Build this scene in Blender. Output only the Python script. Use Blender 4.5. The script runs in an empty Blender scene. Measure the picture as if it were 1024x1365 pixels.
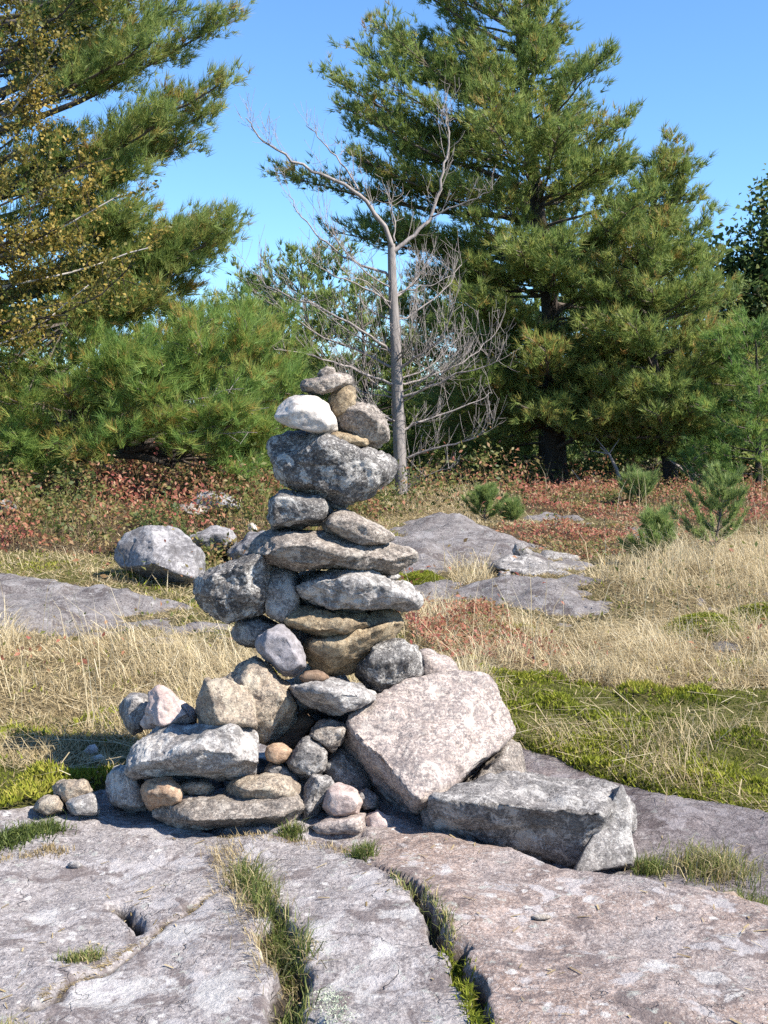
import bpy, bmesh, math, random
import numpy as np
from mathutils import Vector

rng = np.random.default_rng(7)
random.seed(7)
sc = bpy.context.scene
COL = sc.collection
PI = math.pi

# ------------------------------------------------------------------ camera
CAM = np.array([0.0, 0.0, 1.3])
PITCH = math.radians(4.38)
FPX = 42.0 / 36.0 * 1365.0
cd = bpy.data.cameras.new('camera')
cd.sensor_fit = 'VERTICAL'
cd.sensor_height = 36.0
cd.lens = 42.0
cd.clip_start = 0.05
cd.clip_end = 3000
cam = bpy.data.objects.new('camera', cd)
cam.location = CAM
cam.rotation_euler = (PI / 2 - PITCH, 0, 0)
COL.objects.link(cam)
sc.camera = cam

# ------------------------------------------------------------------ sky, sun, exposure
SUN_DIR = Vector((0.63, -0.31, 0.72)).normalized()      # towards the sun
elev = math.asin(SUN_DIR.z)
world = bpy.data.worlds.new('World')
sc.world = world
world.use_nodes = True
wn = world.node_tree
wn.nodes.clear()
sky = wn.nodes.new('ShaderNodeTexSky')
sky.sky_type = 'NISHITA'
sky.sun_disc = False
sky.sun_elevation = elev
sky.sun_rotation = math.atan2(SUN_DIR.x, SUN_DIR.y)
sky.altitude = 200
sky.air_density = 1.0
sky.dust_density = 0.0
sky.ozone_density = 4.0
bg = wn.nodes.new('ShaderNodeBackground')
bg.inputs['Strength'].default_value = 0.105
out = wn.nodes.new('ShaderNodeOutputWorld')
tint = wn.nodes.new('ShaderNodeMix')
tint.data_type = 'RGBA'
tint.blend_type = 'MULTIPLY'
tint.inputs[0].default_value = 1.0
tint.inputs[7].default_value = (0.63, 0.83, 1.0, 1)
wn.links.new(sky.outputs[0], tint.inputs[6])
wn.links.new(tint.outputs[2], bg.inputs[0])
wn.links.new(bg.outputs[0], out.inputs[0])
sl = bpy.data.lights.new('sun', 'SUN')
sl.energy = 4.8
sl.angle = math.radians(0.5)
sl.color = (1.0, 0.94, 0.85)
so = bpy.data.objects.new('sun', sl)
so.rotation_euler = SUN_DIR.to_track_quat('Z', 'Y').to_euler()
so.location = (6, -4, 9)
COL.objects.link(so)
sc.view_settings.view_transform = 'Standard'
sc.view_settings.look = 'None'
sc.view_settings.gamma = 1.0
sc.view_settings.use_curve_mapping = False
sc.view_settings.exposure = 1.27
sc.render.engine = 'CYCLES'
sc.cycles.use_denoising = False
sc.cycles.max_bounces = 5
sc.cycles.transparent_max_bounces = 4

# ------------------------------------------------------------------ helpers
CT, ST = math.cos(PITCH), math.sin(PITCH)


def at(px, py, Y):
    """a point of the photograph at the distance Y from the camera, in metres"""
    a = (px - 512.0) / FPX
    b = (py - 682.5) / FPX
    d = np.array([a, CT - b * ST, -ST - b * CT])
    return CAM + d * (Y / d[1])


def project(P):
    P = np.asarray(P) - CAM
    zf = P[:, 1] * CT - P[:, 2] * ST
    yu = P[:, 1] * ST + P[:, 2] * CT
    zf = np.maximum(zf, 1e-3)
    return 512 + FPX * P[:, 0] / zf, 682.5 - FPX * yu / zf


def _hash(i, j, k, seed):
    h = (i.astype(np.uint32) * np.uint32(374761393) + j.astype(np.uint32) * np.uint32(668265263)
         + k.astype(np.uint32) * np.uint32(2246822519) + np.uint32((seed * 3266489917) & 0xffffffff))
    h = (h ^ (h >> np.uint32(13))) * np.uint32(1274126177)
    h = (h ^ (h >> np.uint32(16))) * np.uint32(2654435761)
    h = h ^ (h >> np.uint32(15))
    return h.astype(np.float64) / 4294967295.0


def vnoise(p, seed=0):
    with np.errstate(over='ignore'):
        p = np.asarray(p, dtype=np.float64)
        f = np.floor(p)
        i = f.astype(np.int64)
        t = p - f
        t = t * t * t * (t * (t * 6 - 15) + 10)
        r = 0
        for dx in (0, 1):
            wx = t[:, 0] if dx else 1 - t[:, 0]
            for dy in (0, 1):
                wy = t[:, 1] if dy else 1 - t[:, 1]
                for dz in (0, 1):
                    wz = t[:, 2] if dz else 1 - t[:, 2]
                    r = r + wx * wy * wz * _hash(i[:, 0] + dx, i[:, 1] + dy, i[:, 2] + dz, seed)
        return r * 2 - 1


def fbm(p, octaves=4, gain=0.5, seed=0):
    r, a, s, q = 0, 1.0, 0.0, np.asarray(p, dtype=np.float64)
    for o in range(octaves):
        r = r + a * vnoise(q, seed + o)
        s += a
        a *= gain
        q = q * 2.03 + 7.1
    return r / s * 1.5


def ridged(p, octaves=3, seed=0):
    r, a = 0, 1.0
    q = np.asarray(p, dtype=np.float64)
    for o in range(octaves):
        r = r + a * (1 - np.abs(vnoise(q, seed + o)) * 2)
        a *= 0.5
        q = q * 2.1 + 3.3
    return r / 1.75


def new_mesh(name, V, F, attrs=None, smooth=False):
    """V (n,3); F an (m,3) or (m,4) array, or a list of such arrays"""
    me = bpy.data.meshes.new(name)
    V = np.ascontiguousarray(V, dtype=np.float32)
    Fs = [np.asarray(f, dtype=np.int32) for f in (F if isinstance(F, list) else [F]) if len(f)]
    loops = np.concatenate([f.ravel() for f in Fs])
    tot = np.concatenate([np.full(len(f), f.shape[1], np.int32) for f in Fs])
    start = np.concatenate([[0], np.cumsum(tot)[:-1]]).astype(np.int32)
    me.vertices.add(len(V))
    me.vertices.foreach_set('co', V.ravel())
    me.loops.add(len(loops))
    me.loops.foreach_set('vertex_index', loops)
    me.polygons.add(len(tot))
    me.polygons.foreach_set('loop_start', start)
    me.polygons.foreach_set('loop_total', tot)
    if smooth:
        me.polygons.foreach_set('use_smooth', np.ones(len(tot), dtype=bool))
    for k, v in (attrs or {}).items():
        v = np.asarray(v, dtype=np.float32)
        if v.ndim == 1:
            a = me.attributes.new(k, 'FLOAT', 'POINT')
            a.data.foreach_set('value', v)
        else:
            a = me.attributes.new(k, 'FLOAT_COLOR', 'POINT')
            c = np.ones((len(v), 4), np.float32)
            c[:, :3] = v
            a.data.foreach_set('color', c.ravel())
    me.update(calc_edges=True)
    return me


def link(name, me, mat=None, parent=None, loc=None):
    o = bpy.data.objects.new(name, me)
    COL.objects.link(o)
    if mat is not None:
        me.materials.append(mat)
    if loc is not None:
        o.location = loc
    if parent is not None:
        o.parent = parent
    return o


def tag(o, label=None, cat=None, group=None, kind=None):
    if label: o['label'] = label
    if cat: o['category'] = cat
    if group: o['group'] = group
    if kind: o['kind'] = kind
    return o


def empty(name, loc, label, cat, group=None):
    o = bpy.data.objects.new(name, None)
    o.empty_display_size = 0.2
    o.location = loc
    COL.objects.link(o)
    return tag(o, label, cat, group)


class Tubes:
    """collects tapered tubes into one mesh"""
    def __init__(self):
        self.V, self.F, self.n = [], [], 0

    def add(self, pts, radii, sides=5):
        pts = np.asarray(pts, float)
        m = len(pts)
        radii = np.broadcast_to(np.asarray(radii, float), (m,))
        T = np.gradient(pts, axis=0)
        T /= np.linalg.norm(T, axis=1)[:, None] + 1e-9
        ref = np.array([0.31, 0.17, 0.93]) if abs(T[:, 2].mean()) < 0.8 else np.array([0.93, 0.31, 0.17])
        A = np.cross(T, ref)
        A /= np.linalg.norm(A, axis=1)[:, None] + 1e-9
        B = np.cross(T, A)
        ang = np.arange(sides) * 2 * PI / sides
        ring = (A[:, None, :] * np.cos(ang)[None, :, None] + B[:, None, :] * np.sin(ang)[None, :, None])
        V = (pts[:, None, :] + ring * radii[:, None, None]).reshape(-1, 3)
        i = np.arange(m - 1)[:, None] * sides
        j = np.arange(sides)[None, :]
        k = (j + 1) % sides
        F = np.stack([i + j, i + k, i + sides + k, i + sides + j], -1).reshape(-1, 4) + self.n
        self.V.append(V)
        self.F.append(F)
        self.n += len(V)

    def build(self, name, mat, parent=None, origin=None, smooth=True):
        V = np.concatenate(self.V)
        if origin is not None:
            V = V - np.asarray(origin)
        return link(name, new_mesh(name, V, np.concatenate(self.F), smooth=smooth), mat, parent)


def unit(v):
    v = np.asarray(v, float)
    return v / (np.linalg.norm(v, axis=-1, keepdims=True) + 1e-9)


def in_poly(x, y, poly):
    poly = np.asarray(poly, float)
    ins = np.zeros(x.shape, bool)
    x0, y0 = poly[-1]
    for x1, y1 in poly:
        c = ((y0 > y) != (y1 > y))
        with np.errstate(divide='ignore', invalid='ignore'):
            xi = (x1 - x0) * (y - y0) / (y1 - y0) + x0
        ins ^= c & (x < xi)
        x0, y0 = x1, y1
    return ins


def poly_sdist(x, y, poly):
    """signed distance, positive inside"""
    poly = np.asarray(poly, float)
    d = np.full(x.shape, 1e9)
    p0 = poly[-1]
    for p1 in poly:
        e = p1 - p0
        t = np.clip(((x - p0[0]) * e[0] + (y - p0[1]) * e[1]) / (e @ e + 1e-12), 0, 1)
        d = np.minimum(d, np.hypot(x - p0[0] - t * e[0], y - p0[1] - t * e[1]))
        p0 = p1
    return np.where(in_poly(x, y, poly), d, -d)


def line_dist(x, y, line):
    """distance to a polyline and the parameter 0..1 along it"""
    line = np.asarray(line, float)
    d = np.full(x.shape, 1e9)
    par = np.zeros(x.shape)
    n = len(line) - 1
    for k in range(n):
        p0, e = line[k], line[k + 1] - line[k]
        t = np.clip(((x - p0[0]) * e[0] + (y - p0[1]) * e[1]) / (e @ e + 1e-12), 0, 1)
        dd = np.hypot(x - p0[0] - t * e[0], y - p0[1] - t * e[1])
        m = dd < d
        d = np.where(m, dd, d)
        par = np.where(m, (k + t) / n, par)
    return d, par


def sstep(a, b, x):
    t = np.clip((x - a) / (b - a), 0, 1)
    return t * t * (3 - 2 * t)


# ------------------------------------------------------------------ materials
class NT:
    def __init__(self, name):
        self.m = bpy.data.materials.new(name)
        self.m.use_nodes = True
        self.t = self.m.node_tree
        self.t.nodes.clear()
        self.out = self.t.nodes.new('ShaderNodeOutputMaterial')

    def n(self, kind, **kw):
        nd = self.t.nodes.new('ShaderNode' + kind)
        for k, v in kw.items():
            if hasattr(nd, k):
                setattr(nd, k, v)
            else:
                nd.inputs[k.replace('_', ' ')].default_value = v
        return nd

    def l(self, a, b):
        self.t.links.new(a, b)

    def ramp(self, fac, stops, interp='LINEAR'):
        r = self.n('ValToRGB')
        r.color_ramp.interpolation = interp
        e = r.color_ramp.elements
        while len(e) > 1:
            e.remove(e[-1])
        e[0].position = stops[0][0]
        e[0].color = col4(stops[0][1])
        for p, c in stops[1:]:
            x = e.new(p)
            x.color = col4(c)
        self.l(fac, r.inputs['Fac'])
        return r.outputs['Color']

    def mix(self, fac, a, b, mode='MIX'):
        m = self.n('Mix', data_type='RGBA', blend_type=mode)
        for s, v in ((m.inputs[0], fac), (m.inputs[6], a), (m.inputs[7], b)):
            if isinstance(v, bpy.types.NodeSocket):
                self.l(v, s)
            elif isinstance(v, (int, float)):
                s.default_value = v
            else:
                s.default_value = col4(v)
        return m.outputs[2]

    def math(self, op, a, b=0.0):
        m = self.n('Math', operation=op)
        for s, v in ((m.inputs[0], a), (m.inputs[1], b)):
            if isinstance(v, bpy.types.NodeSocket):
                self.l(v, s)
            else:
                s.default_value = v
        return m.outputs[0]

    def noise(self, co, scale, detail=6, rough=0.6, dist=0.0):
        n = self.n('TexNoise')
        n.inputs['Scale'].default_value = scale
        n.inputs['Detail'].default_value = detail
        n.inputs['Roughness'].default_value = rough
        n.inputs['Distortion'].default_value = dist
        self.l(co, n.inputs['Vector'])
        return n.outputs['Fac']

    def vor(self, co, scale, feature='F1', out='Distance'):
        n = self.n('TexVoronoi', feature=feature)
        n.inputs['Scale'].default_value = scale
        self.l(co, n.inputs['Vector'])
        return n.outputs[out]

    def surf(self, color, rough=0.85, bump=None, strength=0.5, dist=0.01, spec=0.25):
        b = self.n('BsdfPrincipled')
        b.inputs['Roughness'].default_value = rough
        b.inputs['Specular IOR Level'].default_value = spec
        if isinstance(color, bpy.types.NodeSocket):
            self.l(color, b.inputs['Base Color'])
        else:
            b.inputs['Base Color'].default_value = col4(color)
        if bump is not None:
            bp = self.n('Bump')
            bp.inputs['Strength'].default_value = strength
            bp.inputs['Distance'].default_value = dist
            self.l(bump, bp.inputs['Height'])
            self.l(bp.outputs[0], b.inputs['Normal'])
        self.l(b.outputs[0], self.out.inputs['Surface'])
        return b


def col4(c):
    if isinstance(c, (int, float)):
        return (c, c, c, 1)
    return (c[0], c[1], c[2], 1)


def rock_mat(name, a, b, speck=(0.06, 0.06, 0.065), speck_amt=0.3, lichen=(0.42, 0.43, 0.38), lichen_amt=0.3,
             stain=(0.05, 0.05, 0.05), stain_amt=0.2, bump=0.6, scale=1.0, pit=0.5, band=0.0):
    m = NT(name)
    tc = m.n('TexCoord')
    oi = m.n('ObjectInfo')
    va = m.n('VectorMath', operation='ADD')
    m.l(tc.outputs['Object'], va.inputs[0])
    mu = m.math('MULTIPLY', oi.outputs['Random'], 53.0)
    m.l(mu, va.inputs[1])
    co = va.outputs[0]
    n1 = m.noise(co, 7 * scale, 7, 0.65, 0.4)
    n2 = m.noise(co, 135 * scale, 3, 0.6)
    n6 = m.noise(co, 85 * scale, 5, 0.72, 0.3)
    n3 = m.noise(co, 11 * scale, 9, 0.74, 0.9)
    n4 = m.noise(co, 8.3 * scale, 9, 0.75, 1.1)
    n7 = m.noise(co, 21 * scale, 7, 0.72, 0.5)
    n5 = m.noise(co, 48 * scale, 6, 0.75)
    c = m.mix(m.ramp(n1, [(0.36, 0), (0.62, 1)]), a, b)
    if band > 0:
        mp = m.n('Mapping')
        mp.inputs['Rotation'].default_value = (0.5, 0.4, 0.3)
        mp.inputs['Scale'].default_value = (9, 14, 48)
        m.l(co, mp.inputs['Vector'])
        bn = m.noise(mp.outputs[0], 2.6 * scale, 6, 0.72)
        c = m.mix(m.math('MULTIPLY', m.ramp(bn, [(0.45, 0), (0.6, 1)]), band), c, speck)
    c = m.mix(m.math('MULTIPLY', m.ramp(n5, [(0.38, 0), (0.6, 1)]), 0.6), c, m.mix(1.0, c, (0.55, 0.53, 0.52), 'MULTIPLY'))
    c = m.mix(m.math('MULTIPLY', m.ramp(n6, [(0.53, 0), (0.575, 1)]), 0.3 + lichen_amt * 0.6), c, lichen)
    c = m.mix(m.math('MULTIPLY', m.ramp(n2, [(0.52, 0), (0.56, 1)]), speck_amt), c, speck)
    c = m.mix(m.math('MULTIPLY', m.ramp(n4, [(0.5, 0), (0.56, 1)]), min(1.0, stain_amt * 1.35)), c, stain)
    c = m.mix(m.math('MULTIPLY', m.ramp(n3, [(0.53, 0), (0.575, 1)]), min(1.0, lichen_amt * 1.2)), c, lichen)
    c = m.mix(m.math('MULTIPLY', m.ramp(n7, [(0.56, 0), (0.61, 1)]), 0.5), c, m.mix(1.0, c, (0.36, 0.34, 0.33), 'MULTIPLY'))
    h = m.math('ADD', m.math('MULTIPLY', m.noise(co, 22 * scale, 10, 0.76), 1.0),
               m.math('MULTIPLY', m.noise(co, 90 * scale, 4, 0.7), pit * 0.5))
    m.surf(c, 0.9, h, min(1.0, bump * 1.1), 0.022, 0.2)
    return m.m


M = {}
M['pale_pink'] = rock_mat('pale_pink_granite', (0.53, 0.44, 0.385), (0.41, 0.335, 0.295), (0.15, 0.13, 0.13), 0.75, (0.62, 0.55, 0.48), 0.35, (0.17, 0.145, 0.14), 0.25, 0.55, 1.0, 0.5, 0.7)
M['white'] = rock_mat('white_quartz', (0.58, 0.53, 0.475), (0.47, 0.425, 0.385), (0.38, 0.34, 0.31), 0.3, (0.7, 0.65, 0.6), 0.3, (0.42, 0.37, 0.33), 0.25, 0.4, 1.0, 0.3)
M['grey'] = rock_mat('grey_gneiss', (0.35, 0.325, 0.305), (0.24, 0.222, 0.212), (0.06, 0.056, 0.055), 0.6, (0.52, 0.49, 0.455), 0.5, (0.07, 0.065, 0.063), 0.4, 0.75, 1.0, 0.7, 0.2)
M['grey_light'] = rock_mat('light_grey_gneiss', (0.45, 0.42, 0.395), (0.32, 0.297, 0.283), (0.1, 0.092, 0.09), 0.5, (0.6, 0.575, 0.535), 0.45, (0.1, 0.094, 0.09), 0.45, 0.65, 1.0, 0.6, 0.3)
M['dark'] = rock_mat('dark_lichen_rock', (0.27, 0.252, 0.237), (0.16, 0.148, 0.141), (0.045, 0.042, 0.041), 0.55, (0.55, 0.52, 0.48), 0.65, (0.045, 0.042, 0.041), 0.45, 0.8, 1.0, 0.8)
M['boulder'] = rock_mat('grey_field_boulder', (0.3, 0.285, 0.285), (0.2, 0.19, 0.195), (0.08, 0.075, 0.078), 0.4, (0.42, 0.4, 0.39), 0.4, (0.09, 0.083, 0.083), 0.5, 0.7, 0.5, 0.6)
M['tan'] = rock_mat('tan_granite', (0.47, 0.36, 0.225), (0.35, 0.26, 0.16), (0.1, 0.08, 0.06), 0.55, (0.5, 0.41, 0.28), 0.35, (0.1, 0.08, 0.06), 0.4, 0.8, 1.0, 0.8)
M['tan_pale'] = rock_mat('pale_tan_granite', (0.47, 0.38, 0.285), (0.34, 0.275, 0.21), (0.11, 0.095, 0.085), 0.7, (0.56, 0.49, 0.38), 0.4, (0.14, 0.11, 0.09), 0.35, 0.7, 1.0, 0.6)
M['orange'] = rock_mat('orange_tan_granite', (0.49, 0.32, 0.2), (0.39, 0.265, 0.18), (0.2, 0.13, 0.1), 0.5, (0.56, 0.44, 0.32), 0.35, (0.18, 0.12, 0.09), 0.3, 0.6, 1.0, 0.4)
M['slab'] = rock_mat('brown_grey_gneiss', (0.43, 0.365, 0.305), (0.295, 0.25, 0.215), (0.085, 0.075, 0.068), 0.65, (0.56, 0.5, 0.43), 0.4, (0.08, 0.072, 0.068), 0.38, 0.75, 1.0, 0.7, 0.45)
M['blue_grey'] = rock_mat('blue_grey_stone', (0.3, 0.28, 0.295), (0.235, 0.225, 0.24), (0.15, 0.145, 0.155), 0.3, (0.37, 0.34, 0.35), 0.35, (0.15, 0.135, 0.135), 0.3, 0.45, 1.0, 0.35)
M['pinkish'] = rock_mat('pinkish_white_granite', (0.54, 0.43, 0.385), (0.45, 0.355, 0.325), (0.24, 0.19, 0.18), 0.4, (0.6, 0.51, 0.46), 0.3, (0.27, 0.2, 0.18), 0.3, 0.45, 1.0, 0.4)
M['brown'] = rock_mat('brown_stone', (0.22, 0.145, 0.095), (0.165, 0.11, 0.077), (0.08, 0.055, 0.04), 0.4, (0.28, 0.2, 0.145), 0.25, (0.07, 0.05, 0.04), 0.35, 0.4, 1.0, 0.3)


def simple_bark(name, a, b, scale=6.0, stretch=8, bump=0.6):
    m = NT(name)
    tc = m.n('TexCoord')
    mp = m.n('Mapping')
    mp.inputs['Scale'].default_value = (stretch, stretch, 1)
    m.l(tc.outputs['Object'], mp.inputs['Vector'])
    n = m.noise(mp.outputs[0], scale, 7, 0.7, 0.3)
    n2 = m.noise(tc.outputs['Object'], 3.0, 5, 0.6)
    c = m.mix(m.ramp(n, [(0.35, 0), (0.65, 1)]), a, b)
    c = m.mix(m.math('MULTIPLY', n2, 0.5), c, b)
    m.surf(c, 0.9, n, bump, 0.02, 0.15)
    return m.m


M['pine_bark'] = simple_bark('pine_bark', (0.085, 0.07, 0.06), (0.035, 0.029, 0.026))
M['twig_bark'] = simple_bark('pine_twig_bark', (0.17, 0.14, 0.12), (0.08, 0.065, 0.055))
M['dead_bark'] = simple_bark('dead_tree_bark', (0.32, 0.285, 0.265), (0.17, 0.15, 0.138), 5, 5)
M['dead_twig'] = simple_bark('weathered_bare_wood', (0.36, 0.315, 0.29), (0.2, 0.172, 0.158), 5, 4)
M['birch_bark'] = simple_bark('birch_bark', (0.62, 0.58, 0.53), (0.36, 0.31, 0.28), 5, 2, 0.2)
M['driftwood'] = simple_bark('weathered_wood', (0.36, 0.28, 0.22), (0.2, 0.15, 0.12), 14, 4, 0.5)


def leaf_mat(name, stops, trans=0.42, rough=0.55, spec=0.3, noise_scale=0.0, dark=0.6):
    m = NT(name)
    at_ = m.n('Attribute', attribute_name='rnd')
    c = m.ramp(at_.outputs['Fac'], stops)
    b = m.n('BsdfPrincipled')
    b.inputs['Roughness'].default_value = rough
    b.inputs['Specular IOR Level'].default_value = spec
    m.l(c, b.inputs['Base Color'])
    t = m.n('BsdfTranslucent')
    m.l(c, t.inputs['Color'])
    mx = m.n('MixShader')
    mx.inputs[0].default_value = trans
    m.l(b.outputs[0], mx.inputs[1])
    m.l(t.outputs[0], mx.inputs[2])
    m.l(mx.outputs[0], m.out.inputs['Surface'])
    return m.m


M['needle'] = leaf_mat('pine_needles', [(0, (0.07, 0.12, 0.04)), (0.4, (0.165, 0.235, 0.065)), (0.75, (0.265, 0.315, 0.085)), (0.93, (0.34, 0.31, 0.09)), (1, (0.36, 0.22, 0.07))], 0.48)
M['needle_green'] = leaf_mat('green_pine_needles', [(0, (0.06, 0.12, 0.04)), (0.4, (0.145, 0.25, 0.06)), (0.75, (0.25, 0.34, 0.08)), (0.94, (0.36, 0.35, 0.09)), (1, (0.42, 0.26, 0.08))], 0.48)
M['needle_blue'] = leaf_mat('bluish_pine_needles', [(0, (0.073, 0.110, 0.061)), (0.5, (0.146, 0.195, 0.104)), (1, (0.220, 0.256, 0.134))])
M['sapling'] = leaf_mat('sapling_needles', [(0, (0.12, 0.18, 0.055)), (0.5, (0.22, 0.3, 0.09)), (1, (0.34, 0.38, 0.14))])
M['birch_leaf'] = leaf_mat('birch_leaves', [(0, (0.05, 0.06, 0.018)), (0.3, (0.11, 0.115, 0.025)), (0.55, (0.19, 0.16, 0.035)), (0.8, (0.3, 0.22, 0.045)), (1, (0.42, 0.3, 0.07))], 0.4)
M['maple_leaf'] = leaf_mat('maple_leaves', [(0, (0.05, 0.09, 0.03)), (0.5, (0.11, 0.16, 0.045)), (0.8, (0.19, 0.18, 0.06)), (1, (0.28, 0.14, 0.07))], 0.4)
M['shrub'] = leaf_mat('blueberry_leaves', [(0, (0.07, 0.095, 0.025)), (0.25, (0.16, 0.165, 0.045)), (0.42, (0.27, 0.185, 0.08)), (0.62, (0.36, 0.15, 0.09)), (0.85, (0.31, 0.085, 0.07)), (1, (0.42, 0.28, 0.17))], 0.4)
M['straw'] = leaf_mat('dry_grass', [(0, (0.22, 0.16, 0.075)), (0.4, (0.42, 0.33, 0.18)), (0.8, (0.58, 0.48, 0.3)), (1, (0.68, 0.6, 0.42))], 0.3, 0.7)
M['grass'] = leaf_mat('green_grass', [(0, (0.06, 0.085, 0.02)), (0.4, (0.13, 0.17, 0.04)), (0.7, (0.22, 0.23, 0.07)), (0.85, (0.42, 0.33, 0.16)), (1, (0.55, 0.45, 0.26))], 0.35, 0.6)
M['moss'] = leaf_mat('green_moss', [(0, (0.06, 0.075, 0.012)), (0.4, (0.16, 0.185, 0.022)), (0.75, (0.26, 0.275, 0.035)), (1, (0.34, 0.3, 0.07))], 0.3, 0.8, 0.1)
M['mint_lichen'] = leaf_mat('mint_lichen', [(0, (0.3, 0.34, 0.25)), (1, (0.5, 0.53, 0.42))], 0.1, 0.9, 0.1)

# ------------------------------------------------------------------ lie of the land
GY = np.array([-50, 6.0, 7.0, 8.5, 10.0, 13.0, 16.0, 17.0, 18.0, 20.0, 30.0, 60.0, 150.0, 700.0])
GZ = np.array([-0.02, -0.02, 0.0, 0.05, 0.11, 0.20, 0.33, 0.28, 0.2, 0.16, 0.3, 0.4, -2.0, -14.0])


def base_z(X, Y):
    X, Y = np.asarray(X, float), np.asarray(Y, float)
    z = np.interp(Y, GY, GZ) + 0.28 * sstep(-0.5, -3.0, X) * sstep(9, 14, Y)
    p = np.stack([X, Y, np.zeros_like(X)], -1).reshape(-1, 3)
    w = np.clip((Y - 4) / 6, 0, 1)
    z = z + (fbm(p * 0.35, 3, seed=5) * 0.07 * w.ravel()).reshape(X.shape) + (fbm(p * 1.6, 3, seed=9) * 0.025).reshape(X.shape)
    return z


def ground_pt(px, py):
    """where the line of sight through a photograph point meets the land"""
    Y = 5.0
    for _ in range(25):
        gz = float(base_z(np.array([(px - 512) / FPX * Y]), np.array([Y]))[0])
        a = (682.5 - py) / FPX
        slope = (-ST + a * CT) / (CT + a * ST)
        if slope >= -0.004:
            slope = -0.004
        Yn = (gz - CAM[2]) / slope
        Y = Y * 0.5 + min(max(Yn, 1.0), 60.0) * 0.5
    p = at(px, py, Y)
    return np.array([p[0], Y, p[2]])


def gpoly(pts):
    return np.array([ground_pt(*p)[:2] for p in pts])


# back edge of the near bedrock (world Y for each X)
edge_px = [(-900, 1085), (-300, 1085), (0, 1078), (60, 1072), (150, 1040), (260, 985), (430, 965), (600, 960), (690, 972), (800, 1012), (950, 1052), (1024, 1082), (1400, 1200), (2000, 1300)]
EW = gpoly(edge_px)
EW = EW[np.argsort(EW[:, 0])]


def edge_s(X, Y):
    """metres beyond the back edge of the near bedrock"""
    p = np.stack([X, Y, np.zeros_like(X)], -1).reshape(-1, 3)
    return Y - np.interp(X, EW[:, 0], EW[:, 1]) + (fbm(p * 2.2, 4, seed=31) * 0.14).reshape(X.shape)


def ground_z(X, Y):
    s = edge_s(X, Y)
    return base_z(X, Y) - 0.06 * sstep(0.2, 0.9, X) * (1 - sstep(4.6, 6, Y)) - 0.32 * (1 - sstep(-0.35, 0.1, s))


OUTCROPS = [
    ('left_mid', [(-420, 772), (0, 766), (90, 772), (170, 785), (235, 803), (225, 822), (330, 838), (300, 850), (160, 845), (0, 853), (-420, 856)], 0.1),
    ('centre_upper', [(495, 722), (545, 692), (610, 689), (660, 706), (720, 733), (795, 762), (785, 783), (700, 771), (645, 765), (600, 784), (530, 772)], 0.12),
    ('centre_lower', [(540, 800), (560, 787), (610, 790), (650, 774), (700, 773), (790, 786), (855, 836), (770, 846), (690, 822), (620, 807)], 0.09),
    ('small_far', [(690, 690), (730, 686), (790, 692), (790, 700), (730, 700)], 0.06),
    ('right_mid', [(890, 848), (1024, 856), (1300, 862), (1300, 872), (1024, 868), (930, 860)], 0.05),
    ('right_upper', [(945, 797), (1024, 800), (1200, 804), (1200, 812), (1024, 810), (960, 806)], 0.06),
    ('far_right', [(835, 705), (880, 703), (905, 718), (860, 722)], 0.06),
]
OUT_W = [(n, gpoly(p), a) for n, p, a in OUTCROPS]

Z = {
    'straw_left': [(-1500, 838), (0, 842), (130, 842), (300, 858), (345, 880), (330, 925), (190, 950), (170, 985), (60, 965), (-1500, 960)],
    'mix_left': [(-1500, 955), (60, 955), (180, 950), (180, 1000), (150, 1045), (60, 1040), (-1500, 1030)],
    'moss_left': [(-1500, 1015), (0, 1020), (60, 1030), (150, 1035), (140, 1090), (0, 1095), (-1500, 1100)],
    'moss_mid_left': [(-1500, 735), (0, 735), (150, 735), (260, 790), (340, 800), (345, 858), (240, 845), (235, 803), (170, 785), (0, 768), (-1500, 772)],
    'red_left': [(-1500, 640), (0, 632), (200, 628), (520, 632), (520, 690), (345, 740), (250, 775), (150, 740), (0, 735), (-1500, 735)],
    'straw_mid': [(490, 648), (630, 648), (680, 680), (640, 700), (590, 690), (520, 690)],
    'red_mid': [(630, 700), (690, 702), (850, 700), (870, 735), (790, 748), (700, 728), (655, 712)],
    'red_mid_low': [(540, 815), (640, 808), (700, 838), (780, 868), (700, 890), (600, 880), (545, 850)],
    'straw_right': [(540, 800), (640, 808), (760, 842), (850, 835), (900, 790), (1024, 785), (2600, 790), (2600, 935), (1024, 920), (850, 925), (700, 900), (600, 885), (560, 860)],
    'straw_right_up': [(790, 770), (860, 730), (930, 712), (1024, 700), (2600, 690), (2600, 800), (900, 800), (840, 806)],
    'straw_pocket': [(590, 755), (650, 750), (660, 770), (640, 785), (600, 782)],
    'moss_right': [(630, 895), (700, 900), (850, 925), (1024, 920), (2600, 930), (2600, 1240), (1024, 1130), (900, 1075), (770, 1045), (660, 1000)],
    'red_far': [(690, 652), (1024, 652), (2600, 652), (2600, 695), (1000, 700), (880, 702), (790, 690), (700, 684)],
    'moss_pocket': [(540, 762), (590, 768), (600, 782), (550, 780)],
    'right_low': [(840, 1090), (930, 1085), (1000, 1110), (1100, 1200), (1300, 1250), (1300, 1330), (1050, 1200), (900, 1150)],
    'straw_behind': [(325, 862), (560, 862), (640, 900), (640, 960), (430, 990), (175, 985), (190, 950), (330, 925)],
    'mix_behind': [(250, 760), (345, 735), (520, 690), (545, 862), (340, 862), (340, 800)],
}


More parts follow.
